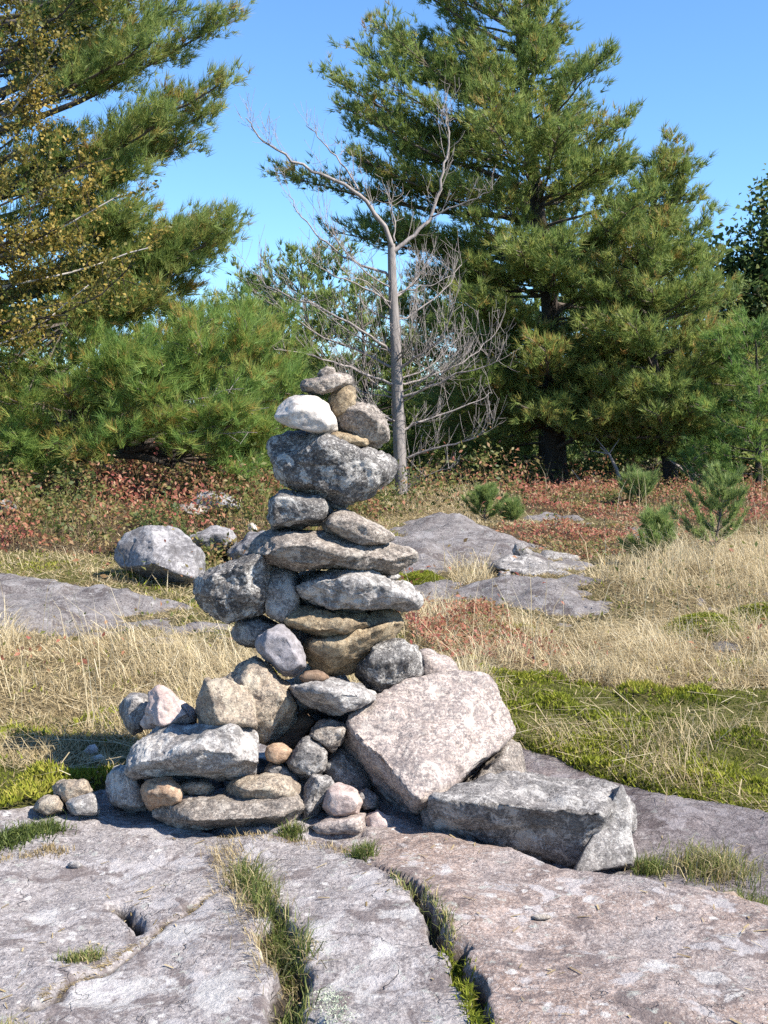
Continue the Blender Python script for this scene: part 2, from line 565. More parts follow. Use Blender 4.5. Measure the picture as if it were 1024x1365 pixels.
# ------------------------------------------------------------------ ground sheet
def soil_mat():
    m = NT('soil_and_moss')
    at_ = m.n('Attribute', attribute_name='cover')
    tc = m.n('TexCoord')
    co = tc.outputs['Object']
    n = m.noise(co, 9, 8, 0.7)
    n2 = m.noise(co, 60, 5, 0.7)
    c = m.mix(m.math('MULTIPLY', m.ramp(n, [(0.35, 0), (0.65, 1)]), 0.55), at_.outputs['Color'], (0.07, 0.055, 0.035))
    c = m.mix(m.math('MULTIPLY', m.ramp(n2, [(0.4, 0), (0.7, 1)]), 0.4), c, (0.2, 0.16, 0.09))
    m.surf(c, 0.95, m.noise(co, 85, 6, 0.75), 1.0, 0.05, 0.1)
    return m.m


ys = np.concatenate([np.linspace(-12, 2.2, 30), 2.3 * np.exp(np.arange(0, 2.45, 0.013)), 27.5 * np.exp(np.arange(0, 3.2, 0.08))])
us = np.linspace(-1, 1, 200)
us = np.sign(us) * (np.abs(us) * 0.45 + np.abs(us) ** 4 * 1.6)
gx = us[None, :] * (np.maximum(ys, 3.5)[:, None] * 1.0 + 2.0)
gyy = np.repeat(ys[:, None], len(us), 1)
gz = ground_z(gx, gyy)
GV = np.stack([gx, gyy, gz], -1).reshape(-1, 3)
nr, nc = gx.shape
ii = (np.arange(nr - 1)[:, None] * nc + np.arange(nc - 1)[None, :]).ravel()
GF = np.stack([ii, ii + 1, ii + nc + 1, ii + nc], -1)
gpx, gpy = project(GV)
jit = fbm(GV * 1.7, 3, seed=77)
cover = np.tile(np.array([0.2, 0.17, 0.08]), (len(GV), 1))
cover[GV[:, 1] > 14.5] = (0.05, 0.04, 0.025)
zc = {'straw': (0.3, 0.23, 0.12), 'moss': (0.16, 0.17, 0.035), 'red': (0.12, 0.075, 0.045), 'mix': (0.19, 0.19, 0.07), 'right': (0.16, 0.13, 0.06)}
for k, poly in Z.items():
    cover[in_poly(gpx + jit * 12, gpy + jit * 5, poly) & (GV[:, 1] > 2)] = zc[k.split('_')[0]]
g = link('ground', new_mesh('ground', GV, GF, {'cover': cover}, True), soil_mat())
tag(g, kind='structure')


# ------------------------------------------------------------------ bedrock
def bedrock_mat(name, k):
    m = NT(name)
    tc = m.n('TexCoord')
    co = tc.outputs['Object']
    warm = m.n('Attribute', attribute_name='warm').outputs['Fac']
    lich = m.n('Attribute', attribute_name='lichen').outputs['Fac']
    dirt = m.n('Attribute', attribute_name='dirt').outputs['Fac']
    n1 = m.noise(co, 2.2, 8, 0.68, 0.5)
    n2 = m.noise(co, 9, 8, 0.7, 0.6)
    n3 = m.noise(co, 5.1, 9, 0.72, 0.9)
    n4 = m.noise(co, 120, 4, 0.65)
    n5 = m.noise(co, 34, 6, 0.72, 0.3)
    cool = m.mix(m.ramp(n2, [(0.35, 0), (0.65, 1)]), (0.25, 0.23, 0.225), (0.41, 0.38, 0.37))
    wrm = m.mix(m.ramp(n2, [(0.35, 0), (0.66, 1)]), (0.26, 0.19, 0.155), (0.42, 0.325, 0.275))
    wf = m.math('ADD', m.math('MULTIPLY', m.math('SUBTRACT', n1, 0.5), 1.6), warm)
    c = m.mix(m.ramp(wf, [(0.25, 0), (0.75, 1)]), cool, wrm)
    c = m.mix(m.math('MULTIPLY', m.ramp(n5, [(0.4, 0), (0.6, 1)]), 0.6), c, m.mix(1.0, c, (0.5, 0.46, 0.45), 'MULTIPLY'))
    c = m.mix(m.math('MULTIPLY', m.ramp(n4, [(0.52, 0), (0.6, 1)]), 0.5), c, (0.52, 0.48, 0.45))
    n6 = m.noise(co, 75, 4, 0.7)
    c = m.mix(m.math('MULTIPLY', m.ramp(n6, [(0.53, 0), (0.6, 1)]), 0.55), c, (0.07, 0.06, 0.065))
    v1 = m.vor(co, 17)
    spots = m.math('MULTIPLY', m.ramp(m.math('ADD', v1, m.math('MULTIPLY', m.math('SUBTRACT', n5, 0.5), 0.7)), [(0.13, 1), (0.2, 0)]), m.ramp(n1, [(0.42, 0), (0.55, 1)]))
    # dark brown crust
    c = m.mix(m.math('MULTIPLY', m.ramp(n3, [(0.52, 0), (0.575, 1)]), 0.72), c, (0.12, 0.095, 0.09))
    # pale lichen: scattered patches everywhere plus the big ones
    n7 = m.noise(co, 6.4, 8, 0.62, 0.35)
    n8 = m.noise(co, 19, 6, 0.7, 0.3)
    c = m.mix(m.math('MULTIPLY', m.ramp(n7, [(0.565, 0), (0.6, 1)]), 0.62), c, m.mix(n5, (0.36, 0.345, 0.345), (0.5, 0.475, 0.47)))
    c = m.mix(m.math('MULTIPLY', m.ramp(n8, [(0.6, 0), (0.64, 1)]), 0.6), c, (0.37, 0.39, 0.35))
    n9 = m.noise(co, 7.5, 9, 0.72, 0.5)
    c = m.mix(m.math('MULTIPLY', spots, 0.75), c, (0.56, 0.54, 0.51))
    lf = m.math('ADD', lich, m.math('MULTIPLY', m.math('SUBTRACT', n9, 0.5), 2.6))
    c = m.mix(m.math('MULTIPLY', m.ramp(lf, [(0.4, 0), (0.58, 1)]), 0.7), c, m.mix(m.ramp(n5, [(0.35, 0), (0.65, 1)]), (0.34, 0.33, 0.32), (0.6, 0.58, 0.555)))
    wv = m.n('VectorMath', operation='ADD')
    m.l(co, wv.inputs[0])
    ncol = m.n('TexNoise')
    ncol.inputs['Scale'].default_value = 3.0
    ncol.inputs['Detail'].default_value = 6
    m.l(co, ncol.inputs['Vector'])
    m.l(ncol.outputs['Color'], wv.inputs[1])
    ve = m.vor(wv.outputs[0], 1.7, 'DISTANCE_TO_EDGE')
    frac = m.math('MULTIPLY', m.ramp(ve, [(0.002, 1), (0.006, 0)]), m.ramp(n2, [(0.45, 0), (0.58, 1)]))
    c = m.mix(m.math('MULTIPLY', frac, 0.4), c, (0.06, 0.05, 0.045))
    c = m.mix(1.0, c, (k, k * 0.985, k * 0.98), 'MULTIPLY')
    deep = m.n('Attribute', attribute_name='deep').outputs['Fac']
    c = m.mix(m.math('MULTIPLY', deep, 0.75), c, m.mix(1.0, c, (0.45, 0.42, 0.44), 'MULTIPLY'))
    c = m.mix(m.ramp(dirt, [(0.3, 0), (0.8, 1)]), c, (0.05, 0.04, 0.03))
    h = m.math('ADD', m.noise(co, 26, 10, 0.74), m.math('MULTIPLY', m.noise(co, 110, 4, 0.6), 0.4))
    h = m.math('SUBTRACT', h, m.math('MULTIPLY', frac, 0.6))
    m.surf(c, 0.85, h, 0.85, 0.026, 0.25)
    return m.m


M['bedrock'] = bedrock_mat('bedrock', 1.08)
M['bedrock_far'] = bedrock_mat('weathered_bedrock', 0.62)
crackA = gpoly([(285, 1105), (312, 1150), (345, 1195), (375, 1240), (395, 1290), (388, 1330), (400, 1365), (420, 1450), (430, 1700)])
crackB = gpoly([(455, 1120), (480, 1140), (530, 1172), (575, 1215), (605, 1270), (630, 1330), (645, 1365), (680, 1500), (720, 1800)])
crackC = gpoly([(318, 1168), (270, 1190), (190, 1240), (140, 1265), (90, 1290), (40, 1310)])
crackD = gpoly([(158, 1190), (168, 1205), (182, 1222)])
crackE = gpoly([(20, 1335), (70, 1345), (120, 1352), (165, 1368), (220, 1385)])
crackF = gpoly([(250, 1075), (230, 1085), (320, 1112), (400, 1118), (470, 1108)])
ridgeR = gpoly([(430, 1100), (560, 1118), (680, 1140), (750, 1168), (850, 1180), (960, 1196), (1024, 1215), (1200, 1265), (1600, 1340)])
ridgeR = ridgeR[np.argsort(ridgeR[:, 0])]


def near_rock(X, Y):
    sh = X.shape
    p = np.stack([X, Y, np.zeros_like(X)], -1).reshape(-1, 3)
    wob = np.stack([fbm(p * 9, 3, seed=41).reshape(sh), fbm(p * 9, 3, seed=45).reshape(sh)])
    Xw, Yw = X + wob[0] * 0.032, Y + wob[1] * 0.032
    z = -0.02 + 0.0 * X
    z = z - 0.05 * sstep(3.3, 1.6, Y) + 0.02 * np.sin(X * 1.3 + 0.6)
    z = z + (fbm(p * 1.3, 3, seed=51) * 0.035).reshape(sh)
    z = z + (fbm(p * 5, 4, seed=55) * 0.012).reshape(sh) + (ridged(p * 14, 3, seed=57) * 0.004).reshape(sh) + (fbm(p * 40, 2, seed=59) * 0.0018).reshape(sh)
    # the right-hand slab stands a little proud and drops off behind its crest
    over = Y - np.interp(X, ridgeR[:, 0], ridgeR[:, 1]) + (fbm(p * 3, 3, seed=61) * 0.05).reshape(sh)
    right = sstep(0.0, 0.5, X)
    dB, tB = line_dist(Xw, Yw, crackB)
    xB = np.interp(Y, crackB[::-1, 1], crackB[::-1, 0])
    rightside = sstep(-0.02, 0.02, X - xB)
    z = z + 0.012 * rightside * (1 - sstep(-0.1, 0.1, over)) * sstep(0.1, 0.4, tB)
    z = z - right * (0.10 * sstep(0.0, 0.2, over))
    z = z + right * 0.03 * sstep(0.3, 1.0, over)
    # left slab crest
    dA, tA = line_dist(Xw, Yw, crackA)
    wA = 0.006 + 0.034 * sstep(0.15, 0.45, tA)
    wB = 0.005 + 0.012 * sstep(0.1, 0.4, tB)
    cA = 1 - sstep(wA * 0.4, wA * 1.3, dA)
    cB = 1 - sstep(wB * 0.3, wB * 1.45, dB)
    dC, tC = line_dist(Xw, Yw, crackC)
    dD, tD = line_dist(Xw, Yw, crackD)
    dE, tE = line_dist(Xw, Yw, crackE)
    dF, tF = line_dist(Xw, Yw, crackF)
    cC = 1 - sstep(0.002, 0.018, dC)
    cD = 1 - sstep(0.002, 0.024, dD)
    cE = 1 - sstep(0.002, 0.022, dE)
    cF = 1 - sstep(0.01, 0.05, dF)
    z = z - 0.07 * sstep(0.08, 0.4, tA) * cA - 0.055 * sstep(0.05, 0.35, tB) * cB - 0.018 * cC - 0.05 * cD - 0.04 * cE - 0.025 * cF
    # rounded lips along the two wide cracks
    z = z - 0.008 * np.exp(-(dA / 0.09) ** 2) * sstep(0, 0.4, tA) - 0.004 * np.exp(-(dB / 0.07) ** 2) * sstep(0, 0.3, tB)
    dirt = np.clip(cA * sstep(0.1, 0.4, tA) + cB * sstep(0.05, 0.3, tB) + 0.7 * cC + cD + cE + 0.35 * cF, 0, 1)
    s = edge_s(X, Y)
    z = z - 0.4 * sstep(0.05, 0.6, s)
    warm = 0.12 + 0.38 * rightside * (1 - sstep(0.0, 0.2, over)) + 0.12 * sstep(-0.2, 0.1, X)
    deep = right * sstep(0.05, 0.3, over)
    return z, dirt, warm, over, deep


ysn = np.concatenate([np.linspace(0.7, 2.3, 40), np.linspace(2.31, 4.3, 300), np.linspace(4.33, 5.6, 40)])
xs1 = np.linspace(-1, 1, 330)
xx = xs1[None, :] * (0.40 * ysn[:, None] + 0.55) * (1 + 0.0 * ysn[:, None])
xx = np.concatenate([xx[:, :1] - np.linspace(2.2, 0.06, 30)[None, :], xx, xx[:, -1:] + np.linspace(0.06, 2.2, 30)[None, :]], 1)
yy = np.repeat(ysn[:, None], xx.shape[1], 1)
bz, dirt, warm, over, right = near_rock(xx, yy)
BV = np.stack([xx, yy, bz], -1).reshape(-1, 3)
lich = np.zeros(len(BV))
for (px, py, rx, ry) in [(940, 1306, 26, 14), (512, 1268, 24, 14), (535, 1231, 34, 8), (880, 1290, 40, 14), (440, 1325, 22, 36), (60, 1200, 40, 14), (420, 1250, 30, 22), (735, 1228, 22, 12),
                         (745, 1262, 12, 8), (230, 1230, 50, 14), (140, 1300, 90, 30), (480, 1330, 40, 30), (90, 1350, 60, 20), (985, 1345, 30, 14), (300, 1310, 60, 34), (160, 1160, 20, 8), (650, 1200, 16, 6),
                         (790, 1205, 20, 5), (900, 1215, 18, 6)]:
    c = ground_pt(px, py)
    ry_m = abs(ground_pt(px, py - ry)[1] - ground_pt(px, py + ry)[1]) / 2
    rx_m = rx / FPX * c[1]
    d = np.hypot((BV[:, 0] - c[0]) / rx_m, (BV[:, 1] - c[1]) / ry_m)
    lich = np.maximum(lich, (1 - sstep(0.2, 1.7, d)) * 0.6)
nr, nc = xx.shape
ii = (np.arange(nr - 1)[:, None] * nc + np.arange(nc - 1)[None, :]).ravel()
BF = np.stack([ii, ii + 1, ii + nc + 1, ii + nc], -1)
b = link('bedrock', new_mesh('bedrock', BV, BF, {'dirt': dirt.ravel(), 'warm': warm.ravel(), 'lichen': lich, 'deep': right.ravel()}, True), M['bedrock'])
tag(b, 'cracked lichen-spotted bedrock under the cairn', kind='structure')


def rock_z(x, y):
    z = near_rock(np.array([[x]], float), np.array([[y]], float))[0]
    return float(z[0, 0])


def outcrop_z(X, Y, poly, amp, gz_):
    p = np.stack([X, Y, 0 * X], -1)
    sd = poly_sdist(X, Y, poly) + fbm(p * 1.5, 4, seed=91) * 0.22
    zz = gz_ + np.where(sd > 0, 0.55 * amp * sstep(0, 0.5, sd) + 0.012, -0.3 * sstep(0, 0.5, -sd))
    w = np.clip(1 - np.abs(sd - 0.3) / 3, 0, 1)
    step = fbm(p * np.array([0.8, 1.6, 1]), 3, seed=93) * 2.4
    zz = zz + (np.floor(step) + sstep(0.42, 0.58, step - np.floor(step))) * 0.03 * sstep(0.0, 0.25, sd)
    return zz + (ridged(p * 1.3, 4, seed=97) * 0.05 - 0.02) + fbm(p * 7, 4, seed=98) * 0.02


for nm, poly, amp in OUT_W:
    lo, hi = poly.min(0) - 0.6, poly.max(0) + 0.6
    n1 = int(np.clip((hi[0] - lo[0]) / 0.035, 30, 130))
    n2 = int(np.clip((hi[1] - lo[1]) / 0.035, 30, 130))
    X, Y = np.meshgrid(np.linspace(lo[0], hi[0], n1), np.linspace(lo[1], hi[1], n2))
    p = np.stack([X, Y, 0 * X], -1).reshape(-1, 3)
    zz = outcrop_z(X.ravel(), Y.ravel(), poly, amp, ground_z(X, Y).ravel())
    V = np.stack([p[:, 0], p[:, 1], zz], -1)
    ii = (np.arange(n2 - 1)[:, None] * n1 + np.arange(n1 - 1)[None, :]).ravel()
    F = np.stack([ii, ii + 1, ii + n1 + 1, ii + n1], -1)
    o = link('bedrock', new_mesh('bedrock', V, F, {'dirt': np.zeros(len(V)), 'warm': np.full(len(V), 0.05), 'lichen': np.zeros(len(V))}, True), M['bedrock_far'])
    tag(o, kind='structure')


# ------------------------------------------------------------------ stones
def icosphere(n):
    bm = bmesh.new()
    bmesh.ops.create_icosphere(bm, subdivisions=n, radius=1.0)
    V = np.array([v.co[:] for v in bm.verts])
    F = np.array([[v.index for v in f.verts] for f in bm.faces])
    bm.free()
    return unit(V), F


ICO = {n: icosphere(n) for n in (3, 4, 5, 6)}
Z1 = (230, 470, 350 / 1016)
Z2 = (140, 820, 380 / 1024)
Z3 = (380, 820, 480 / 1024)
Z6 = (0, 600, 400 / 1024)
Z7 = (500, 620, 524 / 1024)
Z0 = (0, 0, 1)
sseed = [100]


def stone(name, label, zone, outline, Y, t, mat, front=(), fo=0.5, fs=0.7, drop=0.06, bo=0.5, p=75, rough=1.0, res=4, cat='stone', group=None, jit=0.16, cut=17):
    sseed[0] += 11
    seed = sseed[0]
    r = np.random.default_rng(seed)
    ox, oy, k = zone
    O = np.array([(ox + x * k, oy + y * k) for x, y in outline])
    c = O.mean(0)
    hgt = O[:, 1].max() - O[:, 1].min()
    pts = []
    for q in O:
        pts.append(at(q[0], q[1], Y + r.uniform(-jit, jit) * t))
    if fo:
        for q in O:
            s = fs * r.uniform(0.85, 1.12)
            e = c + (q - c) * s + np.array([0, drop * hgt])
            pts.append(at(e[0], e[1], Y - fo * t * r.uniform(0.85, 1.1)))
    for q in O:
        e = c + (q - c) * 0.74
        pts.append(at(e[0], e[1], Y + bo * t * r.uniform(0.8, 1.1)))
    for (fx, fy, dy) in front:
        pts.append(at(ox + fx * k, oy + fy * k, Y - dy))
    pts = np.array(pts)
    bm = bmesh.new()
    for q in pts:
        bm.verts.new(q)
    res_h = bmesh.ops.convex_hull(bm, input=bm.verts)
    bm.normal_update()
    N, D = [], []
    ctr = (pts.min(0) + pts.max(0)) / 2
    for f in bm.faces:
        if f.calc_area() < 1e-8:
            continue
        nrm = np.array(f.normal[:])
        d = nrm @ (np.array(f.verts[0].co[:]) - ctr)
        if d < 0:
            nrm, d = -nrm, -d
        N.append(nrm)
        D.append(max(d, 1e-4))
    bm.free()
    N, D = np.array(N), np.array(D)
    ext = (pts.max(0) - pts.min(0)) / 2
    nc_ = cut if rough >= 0.65 else cut // 3
    if nc_:
        cn = unit(r.normal(0, 1, (nc_, 3)) / ext)
        cs = ((pts - ctr) @ cn.T).max(0) * r.uniform(0.82, 0.94, nc_)
        N, D = np.concatenate([N, cn]), np.concatenate([D, cs])
    half = (pts.max(0) - pts.min(0)) / 2
    dirs, F = ICO[res]
    dirs = dirs * half
    x = np.maximum(dirs @ N.T, 0) / D[None, :]
    mx = x.max(1, keepdims=True)
    w = (x / mx) ** p
    rad = 1.0 / (mx[:, 0] * (w.sum(1) ** (1.0 / p)))
    rad = rad * 1.065
    nrm = unit((w[:, :, None] * N[None, :, :]).sum(1)) if len(N) < 400 else unit(dirs)
    P = dirs * rad[:, None]
    size = float(np.prod(half) ** (1 / 3)) * 2
    Q = P / size
    d1 = fbm(Q * 2.2 + seed, 3, seed=seed) * 0.016
    d2 = fbm(Q * 7 + seed, 4, seed=seed + 3) * 0.014
    # chipped facets: stepped noise
    e = fbm(Q * 3.1 + seed * 2, 2, seed=seed + 5) * 3
    d3 = (np.floor(e) + sstep(0.4, 0.6, e - np.floor(e))) * 0.015
    d4 = -np.clip(ridged(Q * 5 + seed, 3, seed=seed + 7) - 0.45, 0, 1) * 0.05
    P = P + nrm * ((d1 + d2 + d3 + d4) * size * rough)[:, None]
    hi = fbm(P * 70, 3, seed=seed + 8) * 0.0022 * rough
    if Y < 6:
        P = P + nrm * hi[:, None]
    me = new_mesh(name, P, F, smooth=True)
    o = link(name, me, mat, loc=ctr)
    tag(o, label, cat, group)
    return o


CG = 'stones piled up in the cairn'
BG = 'stones heaped round the foot of the cairn'
Y0 = 4.27
# ---- the upright stack, from the top
stone('stone', 'tiny dark pebble at the very top of the cairn', Z1, [(562, 82), (578, 60), (602, 52), (626, 58), (632, 84), (606, 98), (572, 97)], Y0, 0.05, M['slab'], res=4, group=CG)
stone('stone', 'thin flat brown stone under the topmost pebble', Z1, [(493, 122), (520, 106), (580, 96), (645, 78), (690, 80), (699, 112), (650, 145), (560, 166), (510, 150)], Y0, 0.15, M['slab'], group=CG, res=5, fo=0.45)
stone('stone', 'tan wedge standing upright beside the white stone', Z1, [(608, 170), (640, 135), (690, 126), (708, 140), (712, 205), (690, 240), (640, 255), (610, 215)], Y0, 0.09, M['tan'], group=CG)
stone('stone', 'dark brown slanting stone right of the white stone', Z1, [(622, 250), (640, 226), (715, 196), (770, 212), (832, 265), (836, 340), (803, 382), (742, 350), (640, 308)], Y0 + 0.03, 0.17, M['slab'], group=CG, res=5, front=[(720, 222, 0.1), (815, 280, 0.09)], fo=0.35, drop=0.0)
stone('stone', 'bright white rounded stone near the top of the cairn', Z1, [(396, 245), (410, 210), (440, 180), (480, 168), (560, 176), (602, 205), (636, 270), (630, 302), (580, 320), (480, 292), (412, 268)], Y0 - 0.05, 0.22, M['white'], group=CG, res=5, fo=0.45, drop=0.1, rough=0.6)
stone('stone', 'thin yellowish slab on top of the big dark grey block', Z1, [(588, 325), (620, 305), (700, 316), (755, 338), (768, 364), (700, 366), (590, 350)], Y0 - 0.03, 0.14, M['tan'], group=CG)
stone('stone', 'small chip wedged under the dark slanting stone', Z1, [(685, 316), (712, 308), (738, 320), (730, 334), (690, 332)], Y0 + 0.0, 0.05, M['slab'], group=CG, res=3)
stone('stone', 'big pitted dark grey block in the upper cairn', Z1, [(374, 385), (395, 335), (440, 296), (560, 312), (600, 352), (700, 362), (768, 368), (832, 395), (847, 432), (818, 512), (772, 570), (700, 600), (620, 578), (560, 548), (470, 542), (432, 502), (408, 440)],
      Y0, 0.3, M['dark'], group=CG, res=6, front=[(565, 345, 0.14), (445, 480, 0.10), (760, 400, 0.13), (700, 560, 0.12), (800, 470, 0.1)], fo=0.0, rough=1.15)
stone('stone', 'squat mottled stone under the left of the dark grey block', Z1, [(372, 600), (385, 560), (410, 540), (445, 533), (560, 552), (622, 580), (617, 625), (575, 664), (480, 676), (390, 684), (374, 640)], Y0 - 0.02, 0.22, M['dark'], group=CG, res=5, front=[(400, 560, 0.12), (590, 590, 0.12), (560, 640, 0.11), (390, 660, 0.11)], fo=0.2)
stone('stone', 'smooth oval brown stone under the right of the dark grey block', Z1, [(578, 660), (595, 632), (625, 616), (680, 614), (760, 643), (850, 698), (864, 725), (832, 748), (740, 744), (650, 716), (600, 695)], Y0 - 0.06, 0.2, M['slab'], group=CG, res=5, rough=0.7)
stone('stone', 'longest flat slab crossing the middle of the cairn', Z1, [(318, 745), (322, 708), (380, 680), (450, 670), (560, 680), (640, 715), (760, 750), (860, 748), (932, 772), (948, 800), (902, 832), (800, 848), (600, 830), (450, 830), (360, 820), (325, 785)],
      Y0, 0.36, M['slab'], group=CG, res=6, front=[(345, 770, 0.17), (480, 745, 0.2), (620, 760, 0.2), (800, 800, 0.17), (470, 810, 0.17), (700, 825, 0.17)], fo=0.3)
stone('stone', 'dark slanting stone jutting out left below the long slab', Z1, [(74, 892), (90, 865), (130, 845), (230, 800), (300, 770), (345, 772), (375, 830), (375, 890), (352, 1000), (240, 1052), (190, 1042), (120, 992), (82, 935)], Y0 - 0.02, 0.28, M['dark'], group=CG, res=6,
      front=[(130, 880, 0.12), (330, 800, 0.14), (210, 990, 0.12), (330, 900, 0.14), (160, 960, 0.12)], fo=0.2)
stone('stone', 'jagged grey slab under the right half of the long slab', Z1, [(476, 912), (500, 880), (540, 856), (600, 834), (740, 842), (800, 868), (900, 908), (952, 950), (946, 990), (860, 978), (750, 988), (600, 1004), (500, 965)], Y0 - 0.02, 0.34, M['grey_light'], group=CG, res=6,
      front=[(520, 900, 0.16), (620, 880, 0.17), (780, 900, 0.17), (910, 950, 0.14), (640, 985, 0.13)], fo=0.2, rough=1.1)
stone('stone', 'small grey stone peeping out behind the end of the long slab', Z1, [(790, 856), (845, 840), (890, 868), (850, 890), (800, 886)], Y0 + 0.16, 0.1, M['grey_light'], group=CG)
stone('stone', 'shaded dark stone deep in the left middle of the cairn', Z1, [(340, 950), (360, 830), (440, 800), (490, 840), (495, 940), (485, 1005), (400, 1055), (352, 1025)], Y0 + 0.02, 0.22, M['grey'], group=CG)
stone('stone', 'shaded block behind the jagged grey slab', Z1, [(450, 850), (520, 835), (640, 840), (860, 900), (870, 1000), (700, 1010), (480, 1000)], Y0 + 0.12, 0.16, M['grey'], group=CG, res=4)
stone('stone', 'brown slab with a sunlit tan right end', Z1, [(404, 1025), (440, 990), (520, 984), (700, 1000), (755, 1015), (772, 1045), (776, 1078), (700, 1114), (620, 1114), (480, 1076), (420, 1056)], Y0 - 0.02, 0.28, M['tan'], group=CG, res=5, front=[(690, 1060, 0.15), (590, 1085, 0.15), (740, 1040, 0.14)], fo=0.35)
stone('stone', 'yellow tan block right of the smooth blue grey stone', Z1, [(512, 1125), (555, 1092), (700, 1100), (770, 1045), (800, 1012), (870, 1006), (894, 1050), (872, 1100), (780, 1172), (680, 1232), (612, 1248), (550, 1214)], Y0, 0.3, M['tan'], group=CG, res=5,
      front=[(560, 1120, 0.15), (640, 1130, 0.16), (840, 1050, 0.13), (640, 1225, 0.1)], fo=0.2)
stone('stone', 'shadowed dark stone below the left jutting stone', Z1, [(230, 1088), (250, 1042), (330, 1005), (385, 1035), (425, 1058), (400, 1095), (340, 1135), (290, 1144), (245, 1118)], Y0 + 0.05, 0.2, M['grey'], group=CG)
stone('stone', 'smooth blue grey pointed stone leaning in the lower cairn', Z1, [(320, 1125), (330, 1095), (362, 1066), (410, 1051), (452, 1078), (502, 1140), (520, 1222), (472, 1262), (430, 1254), (345, 1174)], Y0 - 0.14, 0.16, M['blue_grey'], group=CG, res=5, front=[(420, 1180, 0.08), (360, 1110, 0.06)], rough=0.7)
stone('stone', 'small flat brown pebble below the blue grey stone', Z1, [(488, 1254), (512, 1233), (570, 1228), (606, 1256), (582, 1275), (510, 1282)], Y0 - 0.2, 0.07, M['brown'], group=CG, rough=0.5)
stone('stone', 'rough dark stone wedged above the big tilted block', Z1, [(693, 1235), (718, 1200), (790, 1128), (870, 1110), (937, 1128), (958, 1165), (958, 1245), (882, 1285), (800, 1338), (740, 1296)], Y0 - 0.04, 0.24, M['dark'], group=CG, res=5, front=[(760, 1180, 0.12), (900, 1160, 0.11), (800, 1270, 0.1)], fo=0.25, rough=1.15)
stone('stone', 'pale pink slab behind the top of the big tilted block', Z3, [(372, 150), (385, 92), (430, 98), (480, 133), (508, 178), (500, 240), (400, 240)], Y0 + 0.2, 0.2, M['pale_pink'], group=CG)
# hidden core that carries the stack
for (ol, dy) in [([(470, 1230), (560, 1180), (660, 1230), (720, 1330), (640, 1420), (480, 1400)], 0.14),
                 ([(420, 1030), (560, 1060), (700, 1080), (720, 1180), (520, 1200), (400, 1140)], 0.16)]:
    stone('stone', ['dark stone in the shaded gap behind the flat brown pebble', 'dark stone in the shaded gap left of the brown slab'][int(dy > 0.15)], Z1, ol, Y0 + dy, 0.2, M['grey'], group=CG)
# ---- round the foot
stone('stone', 'large pale speckled stone leaning left below the blue grey stone', Z2, [(430, 230), (500, 158), (555, 137), (602, 168), (662, 240), (676, 310), (696, 350), (645, 412), (582, 460), (545, 430), (470, 390), (420, 330)], Y0 - 0.14, 0.32, M['tan_pale'], group=BG, res=6,
      front=[(540, 175, 0.06), (640, 300, 0.14), (570, 430, 0.14), (500, 240, 0.12)], fo=0.1, fs=0.8, p=110, cut=5)
stone('stone', 'brown block with a dark left side above the long grey boulder', Z2, [(325, 360), (330, 300), (366, 232), (430, 236), (505, 256), (546, 330), (545, 410), (460, 400), (400, 392), (335, 390)], Y0 - 0.26, 0.28, M['tan_pale'], group=BG, res=5,
      front=[(366, 240, 0.14), (400, 385, 0.16), (505, 262, 0.08), (540, 400, 0.12)], fo=0.0, p=110, cut=3, jit=0.05)
stone('stone', 'small pink pyramid shaped stone at the left', Z2, [(132, 385), (150, 310), (183, 253), (222, 262), (262, 320), (322, 345), (328, 392), (240, 412), (170, 412)], Y0 - 0.18, 0.2, M['pinkish'], group=BG, res=5, front=[(195, 280, 0.05), (190, 395, 0.12), (300, 370, 0.1)], fo=0.0)
stone('stone', 'speckled stone leaning behind the small pink pyramid', Z2, [(56, 350), (64, 292), (100, 278), (165, 290), (160, 340), (135, 410), (100, 430), (75, 400)], Y0 - 0.05, 0.2, M['grey'], group=BG)
stone('stone', 'pale stone sitting between the pink pyramid and the brown block', Z2, [(250, 330), (290, 318), (326, 340), (330, 400), (260, 400)], Y0 - 0.05, 0.12, M['tan_pale'], group=BG, res=4)
stone('stone', 'long grey boulder lying across the left foot', Z2, [(78, 560), (100, 500), (150, 432), (200, 404), (390, 378), (440, 383), (530, 408), (562, 470), (570, 560), (500, 578), (400, 586), (280, 570), (150, 586), (95, 586)], Y0 - 0.32, 0.36, M['grey_light'], group=BG, res=6,
      front=[(160, 520, 0.17), (330, 480, 0.2), (480, 500, 0.2), (550, 520, 0.16), (420, 560, 0.16)], fo=0.2, rough=0.9)
stone('stone', 'dark shaded stone at the left end under the long boulder', Z2, [(0, 596), (20, 555), (50, 535), (88, 532), (110, 590), (155, 640), (165, 692), (90, 708), (20, 670)], Y0 - 0.25, 0.2, M['grey_light'], group=BG, res=5)
stone('stone', 'flat orange tan stone under the long boulder', Z2, [(128, 628), (150, 595), (235, 583), (265, 605), (292, 622), (303, 662), (250, 694), (165, 698), (140, 665)], Y0 - 0.38, 0.2, M['orange'], group=BG, res=5, rough=0.8)
stone('stone', 'thin tan stone beside the flat orange one', Z2, [(252, 606), (300, 594), (362, 588), (392, 618), (386, 650), (300, 660), (268, 630)], Y0 - 0.34, 0.16, M['tan_pale'], group=BG, rough=0.8)
stone('stone', 'pale yellow stone with a flat top in the middle foot', Z2, [(415, 630), (470, 590), (590, 560), (662, 573), (704, 620), (704, 680), (640, 690), (560, 680), (430, 660)], Y0 - 0.38, 0.26, M['tan_pale'], group=BG, res=5, front=[(640, 620, 0.12), (500, 630, 0.13)], fo=0.3, rough=0.8)
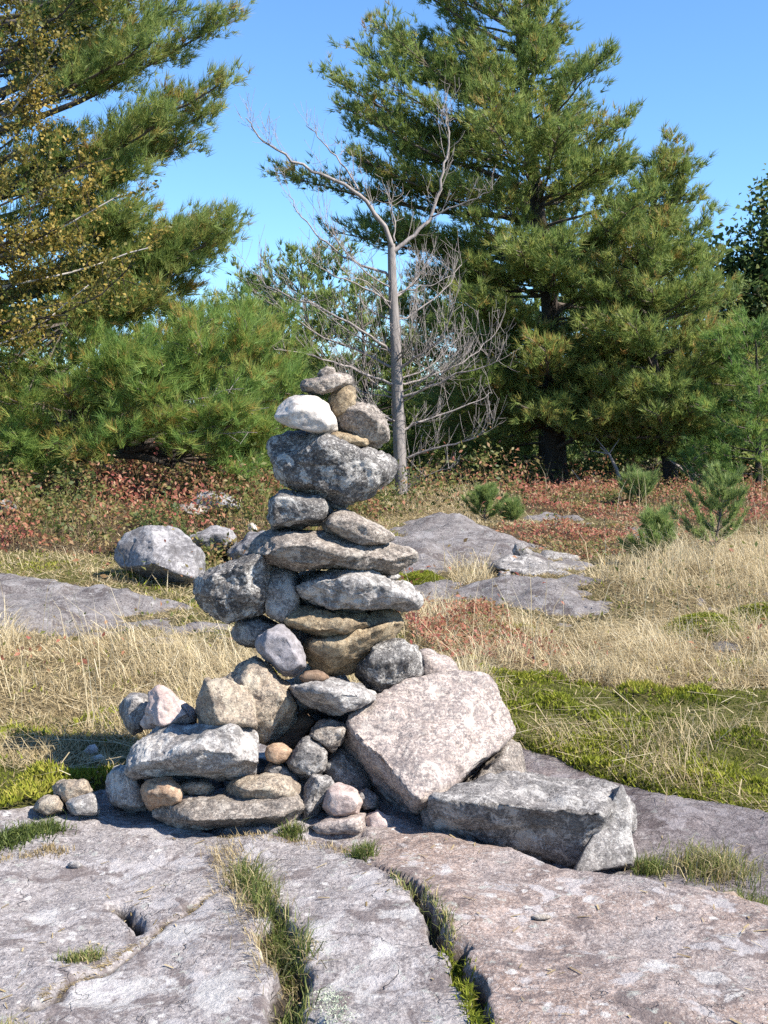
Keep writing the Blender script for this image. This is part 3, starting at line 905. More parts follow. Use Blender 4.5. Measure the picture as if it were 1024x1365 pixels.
stone('stone', 'broad low slab of grey gneiss in front of the foot', Z2, [(170, 715), (250, 662), (400, 636), (560, 630), (655, 642), (706, 690), (698, 750), (600, 775), (420, 785), (300, 775)], Y0 - 0.42, 0.34, M['slab'], group=BG, res=6, front=[(330, 730, 0.17), (560, 720, 0.18), (660, 700, 0.16)], fo=0.25, rough=0.8)
stone('stone', 'small round orange tan stone in the middle hollow', Z2, [(573, 495), (582, 472), (605, 460), (640, 456), (672, 485), (658, 522), (622, 536), (582, 522)], Y0 - 0.3, 0.1, M['orange'], group=BG, rough=0.5)
stone('stone', 'dark grey angular stone right of the round orange one', Z2, [(653, 525), (690, 462), (730, 446), (798, 490), (792, 552), (742, 584), (700, 590), (670, 565)], Y0 - 0.3, 0.16, M['grey'], group=BG, res=5)
stone('stone', 'sliver of grey stone below the round orange one', Z2, [(565, 560), (600, 530), (660, 542), (705, 572), (710, 610), (600, 590)], Y0 - 0.28, 0.14, M['grey'], group=BG, res=4)
stone('stone', 'speckled grey block under the flat wedge', Z2, [(726, 428), (785, 376), (850, 383), (878, 400), (868, 462), (820, 492), (770, 470)], Y0 - 0.22, 0.18, M['slab'], group=BG, res=5)
stone('stone', 'flat grey wedge pointing right beside the tilted block', Z2, [(655, 250), (700, 238), (810, 226), (900, 248), (972, 284), (978, 306), (900, 348), (840, 358), (760, 325), (690, 300)], Y0 - 0.2, 0.28, M['grey_light'], group=BG, res=5, front=[(700, 258, 0.12), (840, 275, 0.16), (950, 300, 0.1), (850, 345, 0.12)], fo=0.0)
stone('stone', 'narrow dark slate standing on edge at the foot', Z2, [(693, 745), (708, 640), (745, 563), (792, 573), (834, 600), (802, 655), (762, 722), (730, 765)], Y0 - 0.38, 0.16, M['grey'], group=BG, res=5, front=[(760, 600, 0.08), (720, 730, 0.08)], fo=0.2)
stone('stone', 'smooth pinkish white cube shaped stone at the foot', Z2, [(782, 688), (795, 620), (842, 603), (902, 630), (924, 672), (908, 716), (860, 730), (800, 724)], Y0 - 0.42, 0.16, M['pinkish'], group=BG, res=5, rough=0.6)
stone('stone', 'small dark stone tucked behind the pinkish white one', Z2, [(900, 635), (940, 622), (984, 655), (980, 695), (930, 706), (905, 680)], Y0 - 0.36, 0.1, M['grey'], group=BG)
stone('stone', 'low whitish stone below the pinkish white one', Z2, [(725, 755), (800, 725), (900, 716), (945, 705), (940, 785), (820, 795), (740, 785)], Y0 - 0.46, 0.18, M['pale_pink'], group=BG)
stone('stone', 'pale pointed stone against the foot of the tilted block', Z2, [(925, 725), (980, 698), (1028, 728), (1034, 785), (940, 790)], Y0 - 0.44, 0.14, M['pinkish'], group=BG)
stone('stone', 'dark stone in the shaded hollow under the flat wedge', Z2, [(560, 450), (700, 340), (760, 360), (740, 440), (680, 500), (600, 480)], Y0 - 0.02, 0.2, M['brown'], group=BG)
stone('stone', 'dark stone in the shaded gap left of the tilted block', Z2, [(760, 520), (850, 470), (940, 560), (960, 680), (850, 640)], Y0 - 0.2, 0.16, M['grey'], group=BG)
for lab, ol, dy in (('added filler stone darkening the gap under the long grey boulder', [(120, 540), (300, 520), (420, 560), (440, 660), (300, 690), (130, 650)], -0.08),
                    ('added filler stone darkening the gap right of the long grey boulder', [(440, 500), (600, 520), (720, 560), (720, 700), (600, 740), (430, 680)], -0.12),
                    ('added filler stone darkening the gap behind the upright slate', [(680, 560), (800, 520), (900, 600), (960, 700), (800, 760), (700, 700)], -0.16),
                    ('added filler stone darkening the gap below the rough dark stone', [(820, 240), (1000, 250), (1050, 400), (900, 430), (800, 340)], 0.06),
                    ('added filler stone darkening the gap below the small flat brown pebble', [(610, 225), (770, 220), (820, 330), (680, 370), (620, 320)], 0.09),
                    ('added filler stone darkening the gap behind the speckled grey block', [(640, 330), (800, 330), (900, 380), (920, 520), (760, 540), (650, 480)], 0.02)):
    stone('stone', lab, Z2, ol, Y0 + dy + 0.14, 0.2, M['grey'], group=BG)  # hidden stones added behind see-through gaps so the gaps render dark
# ---- the two big blocks on the right
stone('boulder', 'largest pale pink block tilted against the cairn', Z3, [(160, 400), (166, 345), (185, 308), (330, 188), (380, 174), (510, 178), (562, 190), (605, 240), (652, 312), (642, 348), (600, 388), (470, 494), (388, 530), (372, 600), (330, 604)], Y0 - 0.12, 0.5, M['pale_pink'], cat='boulder', group=BG, res=6,
      front=[(186, 312, 0.16), (388, 524, 0.44), (470, 490, 0.32), (642, 340, 0.04), (335, 190, -0.12), (560, 192, -0.2)], fo=0.0, bo=0.45, p=70, rough=0.75, jit=0.0, cut=0)
stone('stone', 'grey stone propping up the right side of the tilted block', Z3, [(460, 510), (600, 385), (645, 345), (668, 400), (690, 470), (600, 540), (480, 560)], Y0 - 0.12, 0.3, M['slab'], group=BG, res=5)
stone('boulder', 'long low grey block with a rough front on the right', Z3, [(392, 560), (400, 535), (418, 512), (560, 498), (630, 455), (770, 470), (900, 478), (955, 500), (970, 600), (905, 680), (830, 740), (795, 745), (700, 712), (440, 640), (398, 610)], Y0 - 0.3, 0.55, M['grey'], cat='boulder', group=BG, res=6,
      front=[(432, 522, 0.3), (640, 548, 0.36), (890, 568, 0.36), (440, 628, 0.2), (700, 705, 0.22), (800, 742, 0.22), (640, 470, -0.25), (900, 484, -0.15)], fo=0.0, p=80, rough=1.0, cut=0)
stone('boulder', 'angular grey wedge ending the low block on the right', Z3, [(812, 732), (850, 650), (890, 575), (925, 500), (955, 486), (982, 540), (978, 650), (994, 718), (930, 728), (850, 728)], Y0 - 0.5, 0.3, M['grey_light'], cat='boulder', group=BG, res=5,
      front=[(905, 580, 0.05), (822, 728, 0.16), (972, 545, -0.12), (985, 705, 0.1), (850, 640, -0.05)], fo=0.0, p=80, rough=0.5, cut=0)
# ---- loose stones by the left edge of the bedrock
LG = 'loose stones left of the cairn'
stone('stone', 'tan stone lying alone at the left end of the heap', Z6, [(180, 1155), (190, 1135), (215, 1123), (300, 1128), (322, 1165), (300, 1200), (215, 1205)], 4.06, 0.16, M['tan_pale'], group=LG, res=5)
stone('stone', 'half sunk tan stone at the far left end of the heap', Z6, [(110, 1225), (130, 1195), (162, 1177), (202, 1180), (222, 1232), (160, 1250)], 3.98, 0.15, M['tan_pale'], group=LG)
stone('stone', 'greenish grey stone tucked under the left tan stone', Z6, [(222, 1205), (260, 1185), (312, 1172), (338, 1200), (344, 1240), (250, 1245)], 3.96, 0.14, M['grey_light'], group=LG)
stone('stone', 'small reddish stone lying in the grass at the left', Z6, [(285, 1030), (300, 1012), (325, 1003), (336, 1030), (320, 1046), (290, 1042)], 4.66, 0.06, M['pinkish'], group=LG)
stone('stone', 'small white stone lying on the moss at the left', Z6, [(302, 1062), (318, 1046), (342, 1037), (364, 1048), (345, 1070), (312, 1076)], 4.56, 0.07, M['white'], group=LG, rough=0.5)
# ---- boulders further back
FG = 'boulders among the red shrubs'


def far_boulder(label, zone, ol, Y, t, mat, **kw):
    return stone('boulder', label, zone, ol, Y, t, mat, cat='boulder', group=FG, **kw)


far_boulder('largest grey boulder among the red shrubs', Z6, [(395, 370), (408, 325), (430, 285), (520, 253), (600, 270), (660, 320), (692, 360), (695, 430), (640, 460), (550, 450), (420, 400)], 9.0, 0.7, M['boulder'], res=6, front=[(520, 262, 0.05), (530, 390, 0.36), (650, 430, 0.3), (425, 395, 0.1), (440, 290, 0.0), (660, 325, 0.1)], fo=0.0, p=90, rough=0.7, cut=0, jit=0.05)
far_boulder('grey boulder half hidden behind the largest one', Z6, [(625, 310), (660, 285), (740, 253), (785, 270), (808, 310), (800, 345), (700, 350)], 10.2, 0.6, M['boulder'], res=5)
far_boulder('flat topped grey boulder furthest back in the shrubs', Z6, [(650, 180), (670, 155), (710, 142), (765, 145), (822, 190), (815, 212), (690, 212)], 12.6, 0.6, M['boulder'], res=5)
far_boulder('pinkish low boulder left of the flat topped one', Z6, [(596, 205), (620, 188), (660, 182), (705, 200), (700, 225), (610, 225)], 12.2, 0.5, M['slab'])
far_boulder('grey boulder behind the left side of the cairn', Z6, [(770, 350), (800, 325), (860, 285), (915, 275), (930, 370), (790, 392)], 9.9, 0.55, M['boulder'], res=5)
far_boulder('half buried grey boulder at the left edge', Z6, [(-60, 190), (-20, 168), (40, 174), (58, 200), (40, 222), (-50, 225)], 12.0, 0.5, M['boulder'])
far_boulder('low grey boulder above the half buried one', Z6, [(-40, 130), (0, 118), (50, 122), (70, 140), (0, 155)], 14.0, 0.6, M['boulder'])
far_boulder('pale round lichen covered stone among the shrubs', Z6, [(838, 272), (845, 255), (862, 247), (878, 258), (876, 280), (850, 286)], 11.5, 0.22, M['white'], res=4)
far_boulder('small pale stone on the moss below the shrubs', Z6, [(130, 320), (142, 305), (160, 308), (168, 328), (148, 338)], 10.8, 0.15, M['boulder'], res=3)
LGR = 'rocks of the ledge beyond the cairn'
stone('boulder', 'long low grey rock ledge beyond the cairn', Z7, [(305, 262), (345, 240), (420, 243), (500, 262), (555, 280), (545, 312), (470, 318), (400, 308), (330, 290)], 9.6, 0.7, M['grey'], cat='boulder', group=LGR, res=5, front=[(350, 275, 0.3), (520, 300, 0.3)], fo=0.3)
stone('stone', 'dark cubic rock standing on the grey ledge', Z7, [(360, 225), (365, 205), (385, 202), (412, 228), (410, 245), (365, 242)], 9.9, 0.2, M['grey'], group=LGR)
stone('stone', 'small pale rock at the left end of the ledge', Z7, [(318, 290), (325, 275), (352, 278), (358, 305), (325, 306)], 9.2, 0.14, M['grey'], group=LGR)
stone('stone', 'flat grey rock right of the dark cubic one', Z7, [(412, 238), (440, 222), (530, 238), (545, 255), (500, 265), (430, 252)], 10.4, 0.5, M['grey'], group=LGR)
stone('stone', 'small flat pale rock below the ledge', Z7, [(462, 318), (475, 312), (492, 320), (480, 330)], 9.0, 0.1, M['grey'], group=LGR, res=3)
stone('boulder', 'pale rock half hidden in the grass at the right', Z7, [(690, 185), (725, 168), (765, 180), (790, 205), (740, 215), (695, 205)], 12.2, 0.5, M['grey'], cat='boulder', group=LGR, res=4)

# ------------------------------------------------------------------ foliage builders
def needles(P, D, K, length, width, spread, rnd, r):
    n = len(P)
    P = np.repeat(P, K, 0)
    D = np.repeat(D, K, 0)
    d = unit(D + r.normal(0, spread, (n * K, 3)))
    L = length * r.uniform(0.7, 1.15, (n * K, 1))
    side = unit(np.cross(d, r.normal(0, 1, (n * K, 3)))) * (width / 2)
    base = P + r.normal(0, length * 0.08, (n * K, 3))
    V = np.stack([base - side, base + side, base + d * L], 1).reshape(-1, 3)
    F = np.arange(n * K * 3).reshape(-1, 3)
    a = np.clip(np.repeat(rnd, K) + r.normal(0, 0.08, n * K), 0, 1)
    return V, F, np.repeat(a, 3)


def diamonds(P, Nrm, length, width, rnd, r):
    n = len(P)
    d = unit(np.cross(Nrm, r.normal(0, 1, (n, 3))))
    s = np.cross(unit(Nrm), d)
    L = length * r.uniform(0.6, 1.2, (n, 1))
    W = width * L / length
    fold = unit(Nrm) * W * 0.25
    V = np.stack([P - d * L / 2, P + s * W / 2 + fold, P + d * L / 2, P - s * W / 2 + fold], 1).reshape(-1, 3)
    F = np.arange(n * 4).reshape(-1, 4)
    return V, F, np.repeat(np.clip(rnd, 0, 1), 4)


def blades(P, H, lean, width, rnd, r):
    """curved grass blades: P roots, H heights, lean (n,3) horizontal bend as a fraction of the height"""
    n = len(P)
    ang = r.uniform(0, PI, n)
    s = np.stack([np.cos(ang), np.sin(ang), 0 * ang], -1) * (width * r.uniform(0.7, 1.2, n))[:, None] / 2
    H = H[:, None]
    up = np.array([0, 0, 1.0])
    m = P + lean * H * 0.3 + up * H * 0.55
    t = P + lean * H + up * H * np.maximum(0.35, 1 - 0.35 * np.linalg.norm(lean, axis=1, keepdims=True))
    V = np.stack([P - s, P + s, m + s * 0.75, m - s * 0.75, t], 1).reshape(-1, 3)
    b = np.arange(n)[:, None] * 5
    F4 = b + np.array([[0, 1, 2, 3]])
    F3 = b + np.array([[3, 2, 4]])
    return V, F4, F3, np.repeat(np.clip(rnd, 0, 1), 5)


def spikes(P, H, lean, width, rnd, r):
    """single short blades, one triangle each"""
    n = len(P)
    ang = r.uniform(0, PI, n)
    s = np.stack([np.cos(ang), np.sin(ang), 0 * ang], -1) * (width * r.uniform(0.7, 1.2, n))[:, None] / 2
    t = P + (lean + np.array([0, 0, 1.0])) * H[:, None]
    V = np.stack([P - s, P + s, t], 1).reshape(-1, 3)
    return V, np.arange(n * 3).reshape(-1, 3), np.repeat(np.clip(rnd, 0, 1), 3)


def curve(p0, p1, sag, r, n=9, wob=0.03, up_end=0.0):
    t = np.linspace(0, 1, n)[:, None]
    p0, p1 = np.asarray(p0, float), np.asarray(p1, float)
    L = np.linalg.norm(p1 - p0)
    pts = p0 + (p1 - p0) * t
    pts[:, 2] -= (sag * L * np.sin(PI * t[:, 0]))
    pts[:, 2] += up_end * L * t[:, 0] ** 3
    w = np.cumsum(r.normal(0, wob * L / n, (n, 3)), 0)
    w *= (t * (1 - t) * 4)
    return pts + w


def poly_at(pts, s):
    x = np.asarray(s) * (len(pts) - 1)
    i = np.clip(np.floor(x).astype(int), 0, len(pts) - 2)
    f = (x - i)[..., None]
    return pts[i] * (1 - f) + pts[i + 1] * f


def pine_tree(name, label, trunk, r0, limbs, mat, seed, group=None, dens=1.0, nl=0.13, nw=0.011, K=9, bare=0.3, bark='pine_bark', cat='tree', tone=0.45, upness=0.45, twig_len=1.0, trunk_sides=9):
    """limbs: (start point, tip point, radius, sag); builds trunk, every limb as a branch, and the crown of needles"""
    r = np.random.default_rng(seed)
    base = np.asarray(trunk[0], float)
    root = empty(name, base, label, cat, group)
    tb = Tubes()
    n = 24
    tp = poly_at(np.asarray(trunk, float), np.linspace(0, 1, n))
    tp[1:-1] += np.cumsum(r.normal(0, 0.012, (n - 2, 3)), 0) * 0.5
    tr = r0 * (1 - np.linspace(0, 1, n) ** 1.1 * 0.93)
    tr[0] *= 1.35
    tb.add(tp, tr, trunk_sides)
    tb.build('trunk', M[bark], root, base)
    PP, DD, RR = [], [], []
    for (a, b_, rad, sag) in limbs:
        C = curve(a, b_, sag, r, 9, 0.05, 0.03)
        L = np.linalg.norm(C[-1] - C[0])
        bt = Tubes()
        bt.add(C, rad * (1 - np.linspace(0, 1, 9) * 0.85), 5)
        ltone = r.normal(0, 0.06)
        nt = max(6, int(L * 12 * dens))
        for i in range(nt):
            s = bare + (1 - bare) * r.uniform(0, 1) ** 0.8
            p = poly_at(C, s)
            T = unit(poly_at(C, min(s + 0.08, 1.0)) - poly_at(C, max(s - 0.08, 0)))
            N = np.cross(T, (0, 0, 1.0))
            N = unit(N)
            side = r.choice([-1, 1])
            td = unit(T * r.uniform(0.5, 1.1) + N * side * r.uniform(0.1, 1.1) + np.array([0, 0, r.uniform(-0.3, 0.75)]) * upness * 1.6)
            tl = np.clip((0.16 + 0.32 * (1 - s)) * min(L, 2.4) * r.uniform(0.6, 1.2), 0.22, 0.9) * twig_len
            q = p + td * tl
            q[2] += 0.06 * tl
            if i % 3 == 0:
                bt.add(np.array([p, (p + q) / 2 + r.normal(0, 0.02, 3), q]), [rad * 0.22 + 0.003, 0.006, 0.003], 3)
            m = max(3, int(tl / 0.07))
            f = r.uniform(0.2, 1.05, m)[:, None]
            tu = p + (q - p) * f + r.normal(0, 0.05 * twig_len, (m, 3))
            PP.append(tu)
            DD.append(unit(td * 0.75 + np.array([0, 0, 0.5]) + r.normal(0, 0.35, (m, 3))))
            RR.append(np.clip(tone + ltone + r.normal(0, 0.12) + r.normal(0, 0.1, m), 0, 1))
        ob = bt.build('branch', M['twig_bark'], root, base)
    P, D, R = np.concatenate(PP), np.concatenate(DD), np.concatenate(RR)
    V, F, A = needles(P, D, K, nl, nw, 0.36, R, r)
    o = link('crown', new_mesh('crown', V - base, F, {'rnd': A}), mat, root)
    o['kind'] = 'stuff'
    return root


def whorls(trunk, y_lo, y_hi, lenf, r, step=0.45, per=4, rise=(0.05, 0.5), rad=0.03, sag=0.03):
    """limbs round a trunk between two fractions of its height; lenf(frac, azimuth) is the length"""
    tr = np.asarray(trunk, float)
    H = tr[-1][2] - tr[0][2]
    out_ = []
    f = y_lo
    while f < y_hi:
        a0 = r.uniform(0, 2 * PI)
        for k in range(per):
            ff = min(0.99, f + r.uniform(-0.4, 0.4) * step / H)
            az = a0 + 2 * PI * k / per + r.normal(0, 0.35)
            L = lenf(ff, az) * r.uniform(0.75, 1.15)
            if L < 0.15:
                continue
            el = rise[0] + (rise[1] - rise[0]) * ff + r.normal(0, 0.08)
            p = poly_at(tr, ff)
            d = np.array([math.cos(az) * math.cos(el), math.sin(az) * math.cos(el), math.sin(el)])
            out_.append((p, p + d * L, rad * (0.5 + 0.5 * (1 - ff)) * min(1, L / 2 + 0.3), sag))
        f += step / H
    return out_


def px_limbs(spec, trunkY, rad=0.045, sag=0.02):
    """limbs given by photograph points: (x0, y0, x1, y1, depth of the tip)"""
    o = []
    for s in spec:
        x0, y0, x1, y1, dy = s
        o.append((at(x0, y0, trunkY), at(x1, y1, trunkY + dy), rad, sag))
    return o


# ------------------------------------------------------------------ the big pine, right of centre
TG = 'white pines at the edge of the clearing'
rr = np.random.default_rng(3)
YB = 21.0
trunkB = [at(742, 655, YB), at(738, 520, YB), at(732, 380, YB), at(712, 220, YB), at(698, 90, YB), at(688, -30, YB), at(680, -130, YB)]


def len_big(f, az):
    c = math.cos(az)
    hl = np.interp(f, [0, 0.15, 0.3, 0.45, 0.55, 0.65, 0.75, 0.85, 1.0], [1.7, 2.1, 2.9, 3.2, 3.0, 2.3, 1.4, 0.6, 0.2])
    hr = np.interp(f, [0, 0.15, 0.3, 0.45, 0.55, 0.65, 0.75, 0.85, 1.0], [2.4, 3.0, 3.0, 2.3, 1.1, 0.5, 0.25, 0.15, 0.1])
    hm = np.interp(f, [0, 0.2, 0.5, 0.75, 1.0], [2.3, 2.7, 2.3, 0.95, 0.2])
    if c < 0:
        return hl * c * c + hm * (1 - c * c)
    return hr * c * c + hm * (1 - c * c)


limbsB = whorls(trunkB, 0.14, 0.985, len_big, rr, 0.33, 5, (0.02, 0.5), 0.04)
limbsB = [(a, b, c, d) for a, b, c, d in limbsB]
limbsB += px_limbs([(690, 230, 440, 112, -0.4), (700, 150, 500, 44, 0.3), (695, 70, 575, 2, -0.3), (705, 250, 455, 150, -1.0), (712, 290, 378, 243, 0.2), (715, 300, 470, 215, -0.9), (722, 350, 448, 318, 0.4), (725, 370, 520, 300, -0.8),
                    (728, 420, 560, 370, 0.4), (690, 40, 580, -40, 0.2), (690, 20, 745, -30, 0.2), (708, 190, 775, 95, -0.2), (720, 270, 806, 190, -0.4), (700, 120, 735, 45, 0.2),
                    (735, 420, 905, 300, -0.6), (735, 470, 600, 430, -0.9), (738, 520, 640, 500, -1.2), (738, 540, 840, 470, -1.3), (738, 560, 650, 590, -0.9), (738, 600, 800, 560, -1.4), (738, 575, 690, 545, -1.5), (740, 610, 660, 600, 0.4)], YB, 0.05)
r_ = np.random.default_rng(313)


def front_limbs(trunk, n, lo, hi, l0, l1, rad):
    o_ = []
    for k in range(n):
        f = r_.uniform(lo, hi)
        p_ = poly_at(np.array(trunk), f)
        az = -PI / 2 + r_.normal(0, 0.75)
        L = r_.uniform(l0, l1) * (1.1 - 0.75 * f)
        el = r_.uniform(-0.1, 0.35)
        o_.append((p_, p_ + L * np.array([math.cos(az), math.sin(az), el]), rad, 0.02))
    return o_


limbsB += front_limbs(trunkB, 46, 0.1, 0.95, 1.3, 2.4, 0.025)
for k in range(18):
    az = r_.uniform(0, 2 * PI)
    p_ = poly_at(np.array(trunkB), r_.uniform(0.08, 0.2))
    L = r_.uniform(1.6, 2.8)
    limbsB.append((p_, p_ + L * np.array([math.cos(az), math.sin(az), -0.16]), 0.025, -0.02))
pine_tree('pine_tree', 'tallest pine with branches swept left behind the bare tree', trunkB, 0.2, limbsB, M['needle'], 11, TG, dens=1.2, K=10, nw=0.0145, nl=0.16, tone=0.64, bare=0.18)

# second pine on the right, on the leaning dark trunk
YC = 19.5
trunkC = [at(897, 660, YC), at(890, 600, YC), at(878, 530, YC), at(862, 430, YC + 0.2), at(850, 330, YC + 0.3), at(880, 240, YC + 0.3), at(888, 190, YC + 0.3)]


def len_c(f, az):
    c = math.cos(az)
    hr = np.interp(f, [0, 0.25, 0.4, 0.6, 0.7, 0.8, 0.9, 1], [1.2, 1.7, 1.7, 1.2, 0.5, 0.25, 0.2, 0.15])
    hl = np.interp(f, [0, 0.25, 0.4, 0.6, 0.75, 0.82, 0.9, 1], [1.2, 1.7, 1.7, 1.3, 0.5, 0.2, 0.15, 0.15])
    return hr if c > 0 else hl


limbsC = whorls(trunkC, 0.2, 0.98, len_c, rr, 0.27, 5, (0.05, 0.6), 0.03)
limbsC += px_limbs([(858, 380, 952, 288, -0.2), (856, 400, 960, 345, 0.3), (858, 350, 915, 225, 0.0), (862, 430, 975, 400, -0.3), (866, 460, 978, 455, 0.3), (870, 500, 1000, 520, -0.3), (872, 510, 790, 500, -0.8), (868, 470, 780, 440, -0.9), (880, 550, 800, 560, -0.9), (880, 540, 960, 590, -0.4),
                    (862, 420, 800, 350, -0.6)], YC, 0.035)
limbsC += front_limbs(trunkC, 16, 0.3, 0.8, 1.2, 2.0, 0.02)
pine_tree('pine_tree', 'pine on a leaning dark trunk at the right', trunkC, 0.13, limbsC, M['needle'], 12, TG, dens=1.4, K=11, nw=0.0135, nl=0.16, tone=0.66, bare=0.2)

# young pine at the right edge
YD = 18.0
trunkD = [at(1010, 690, YD), at(1008, 600, YD), at(1005, 500, YD), at(1000, 440, YD)]
limbsD = whorls(trunkD, 0.02, 0.98, lambda f, a: np.interp(f, [0, 0.3, 0.7, 1], [1.0, 1.05, 0.7, 0.2]), rr, 0.28, 5, (0.05, 0.7), 0.018)
pine_tree('pine_tree', 'young bushy pine at the right edge under the maple', trunkD, 0.06, limbsD, M['needle_green'], 13, TG, dens=1.4, K=13, nw=0.011, nl=0.14, tone=0.5, bare=0.15)

# bluish pines behind the bare tree
for (tr_, yb, lab, sd, wid) in [
    ([(420, 660), (415, 540), (408, 430), (400, 345)], 28.0, 'far bluish pine showing left of the bare tree', 21, 1.5),
    ([(355, 660), (350, 560), (345, 450), (342, 392)], 31.0, 'farther thin bluish pine showing above the low pine', 22, 1.0),
    ([(490, 660), (488, 560), (486, 470), (480, 380)], 26.0, 'pine showing through the twigs of the bare tree', 23, 1.5),
    ([(620, 660), (615, 560), (610, 470), (605, 400)], 26.0, 'shaded pine standing behind the bare tree on its right', 24, 1.25),
    ([(725, 655), (722, 520), (715, 380), (710, 290)], 25.5, 'pine standing close behind the tallest pine', 36, 1.3),
    ([(820, 660), (815, 540), (812, 430), (810, 360)], 27.0, 'pine filling the gap between the two right hand pines', 25, 1.2),
    ([(950, 660), (952, 560), (955, 470), (950, 400)], 24.0, 'pine behind the leaning trunk at the right', 26, 1.0),
    ([(1085, 660), (1085, 560), (1085, 480), (1085, 400)], 22.0, 'pine just past the right edge behind the maple', 27, 1.2),
    ([(240, 650), (240, 560), (240, 480), (240, 430)], 22.0, 'pine hidden behind the low spreading pine', 28, 1.5),
    ([(80, 650), (80, 560), (80, 470), (80, 410)], 23.0, 'pine at the left behind the low spreading pine', 29, 1.5),
]:
    tr3 = [at(x, y, yb) for x, y in tr_]
    L0 = 1.9 * wid * yb / 28
    lm = whorls(tr3, 0.03, 0.98, lambda f, a: np.interp(f, [0, 0.3, 0.6, 0.85, 1], [0.95, 1.0, 0.75, 0.4, 0.12]) * L0, rr, 0.55, 5, (0.0, 0.75), 0.03)
    pine_tree('pine_tree', lab, tr3, 0.1, lm, M['needle_blue'] if sd == 22 else M['needle'], sd, TG, dens=0.6, K=7, nw=0.028, nl=0.2, tone=0.5, bare=0.15, trunk_sides=7)

# ------------------------------------------------------------------ pines on the left
YL = 15.5
trunkL = [at(-60, 690, YL), at(-50, 500, YL), at(-35, 300, YL), at(-15, 120, YL), at(0, -40, YL), at(10, -200, YL)]
limbsL = px_limbs([(-20, 180, 300, 35, -0.3), (-10, 130, 240, 20, 0.5), (-20, 160, 200, 70, -1.0), (-28, 240, 292, 125, -0.2), (-28, 250, 280, 160, 0.6), (-30, 260, 220, 170, -0.9), (-25, 230, 250, 200, 0.2),
                   (-40, 400, 300, 300, -0.1), (-40, 410, 270, 310, 0.6), (-40, 380, 290, 330, -0.5), (-40, 410, 302, 318, -0.4), (-40, 420, 285, 345, 0.2), (-42, 420, 255, 370, -0.5), (-42, 430, 245, 400, 0.2), (-42, 440, 210, 410, -0.6), (-20, 150, 130, 100, 0.9), (-30, 270, 140, 220, 0.9), (-38, 340, 150, 260, 0.3), (-38, 350, 170, 300, -0.9),
                   (0, -20, 140, -40, 0.0), (0, 0, 180, 5, 0.4), (0, 30, 110, 20, -0.6), (-10, 90, 70, 50, 0.4), (-25, 220, 90, 180, -0.4)], YL, 0.05, 0.03)
limbsL += whorls(trunkL, 0.3, 0.95, lambda f, a: 0.4 if math.cos(a) > 0.2 else 1.5, rr, 0.5, 4, (0.05, 0.45), 0.04)
r_ = np.random.default_rng(311)
for k in range(34):
    px, py = r_.uniform(20, 215), r_.uniform(-60, 430)
    f = float(np.clip(r_.normal(0.5, 0.2), 0, 1))
    y_ = py + r_.uniform(20, 90)
    limbsL.append((at(np.interp(y_, [-40, 500], [0, -50]), y_, YL), at(px, py, YL + r_.uniform(-1.0, 1.2)), 0.03, 0.02))
pine_tree('pine_tree', 'tall pine reaching in from the left edge', trunkL, 0.17, limbsL, M['needle'], 31, TG, dens=1.25, K=15, nw=0.0095, nl=0.165, tone=0.68, bare=0.38)

YS = 14.2
trunkS = [at(235, 612, YS), at(180, 590, YS), at(120, 585, YS + 0.2), at(80, 540, YS + 0.3), at(60, 480, YS + 0.3), at(90, 430, YS + 0.3)]
limbsS = px_limbs([(235, 605, 385, 520, -0.3), (225, 605, 380, 560, 0.4), (200, 598, 360, 470, 0.2), (180, 590, 330, 430, 0.1), (170, 590, 270, 440, -0.6), (150, 588, 200, 450, 0.2), (120, 570, 130, 460, -0.4), (90, 545, 30, 450, 0.2), (70, 520, -60, 470, 0.0),
                   (90, 550, -20, 520, -0.8), (100, 560, 20, 570, -0.9), (80, 500, 0, 440, 0.6), (120, 560, 180, 500, -1.0), (160, 590, 250, 500, -1.1), (200, 600, 330, 520, -1.0), (235, 606, 365, 590, -0.5), (235, 608, 380, 630, 0.1), (80, 500, 150, 430, 0.5),
                   (190, 590, 300, 420, 0.7), (60, 500, -140, 500, -0.3), (60, 480, -160, 440, 0.2), (100, 560, 40, 610, -1.0), (120, 575, 90, 530, -1.2), (210, 600, 390, 490, 0.6), (200, 590, 370, 450, 0.6), (150, 580, 240, 430, 0.9)], YS, 0.022, 0.0)
r_ = np.random.default_rng(312)
for k in range(46):
    px, py = r_.uniform(-60, 372), r_.uniform(425, 610)
    if py < 440 + max(0, px - 250) * 0.2 and px < 120:
        py += 30
    a_ = poly_at(np.array(trunkS), float(np.clip((300 - px) / 300 + r_.normal(0, 0.12), 0, 1)))
    limbsS.append((a_, at(px, py, YS + r_.uniform(-1.3, 0.9)), 0.018, 0.0))
for (px, py, d) in [(30, 625, -0.9), (60, 640, -1.1), (-20, 640, -0.8), (10, 600, -1.2), (300, 600, -0.9), (350, 625, -0.6), (372, 610, -0.3), (330, 640, -1.0), (380, 575, -0.7), (270, 470, -1.2), (180, 480, -1.3), (330, 450, -0.8), (230, 560, -1.4), (200, 530, -1.5), (285, 560, -1.3), (160, 590, -1.5), (260, 600, -1.3), (310, 570, -1.2), (120, 610, -1.4), (220, 500, -1.4)]:
    limbsS.append((poly_at(np.array(trunkS), float(np.clip((300 - px) / 300, 0, 0.8))), at(px, py, YS + d), 0.018, 0.0))
low_pine = pine_tree('pine_tree', 'low spreading pine with a reclining trunk at the left', trunkS, 0.1, limbsS, M['needle_green'], 32, TG, dens=1.15, K=17, nw=0.0078, nl=0.155, tone=0.7, bare=0.5, upness=0.5)

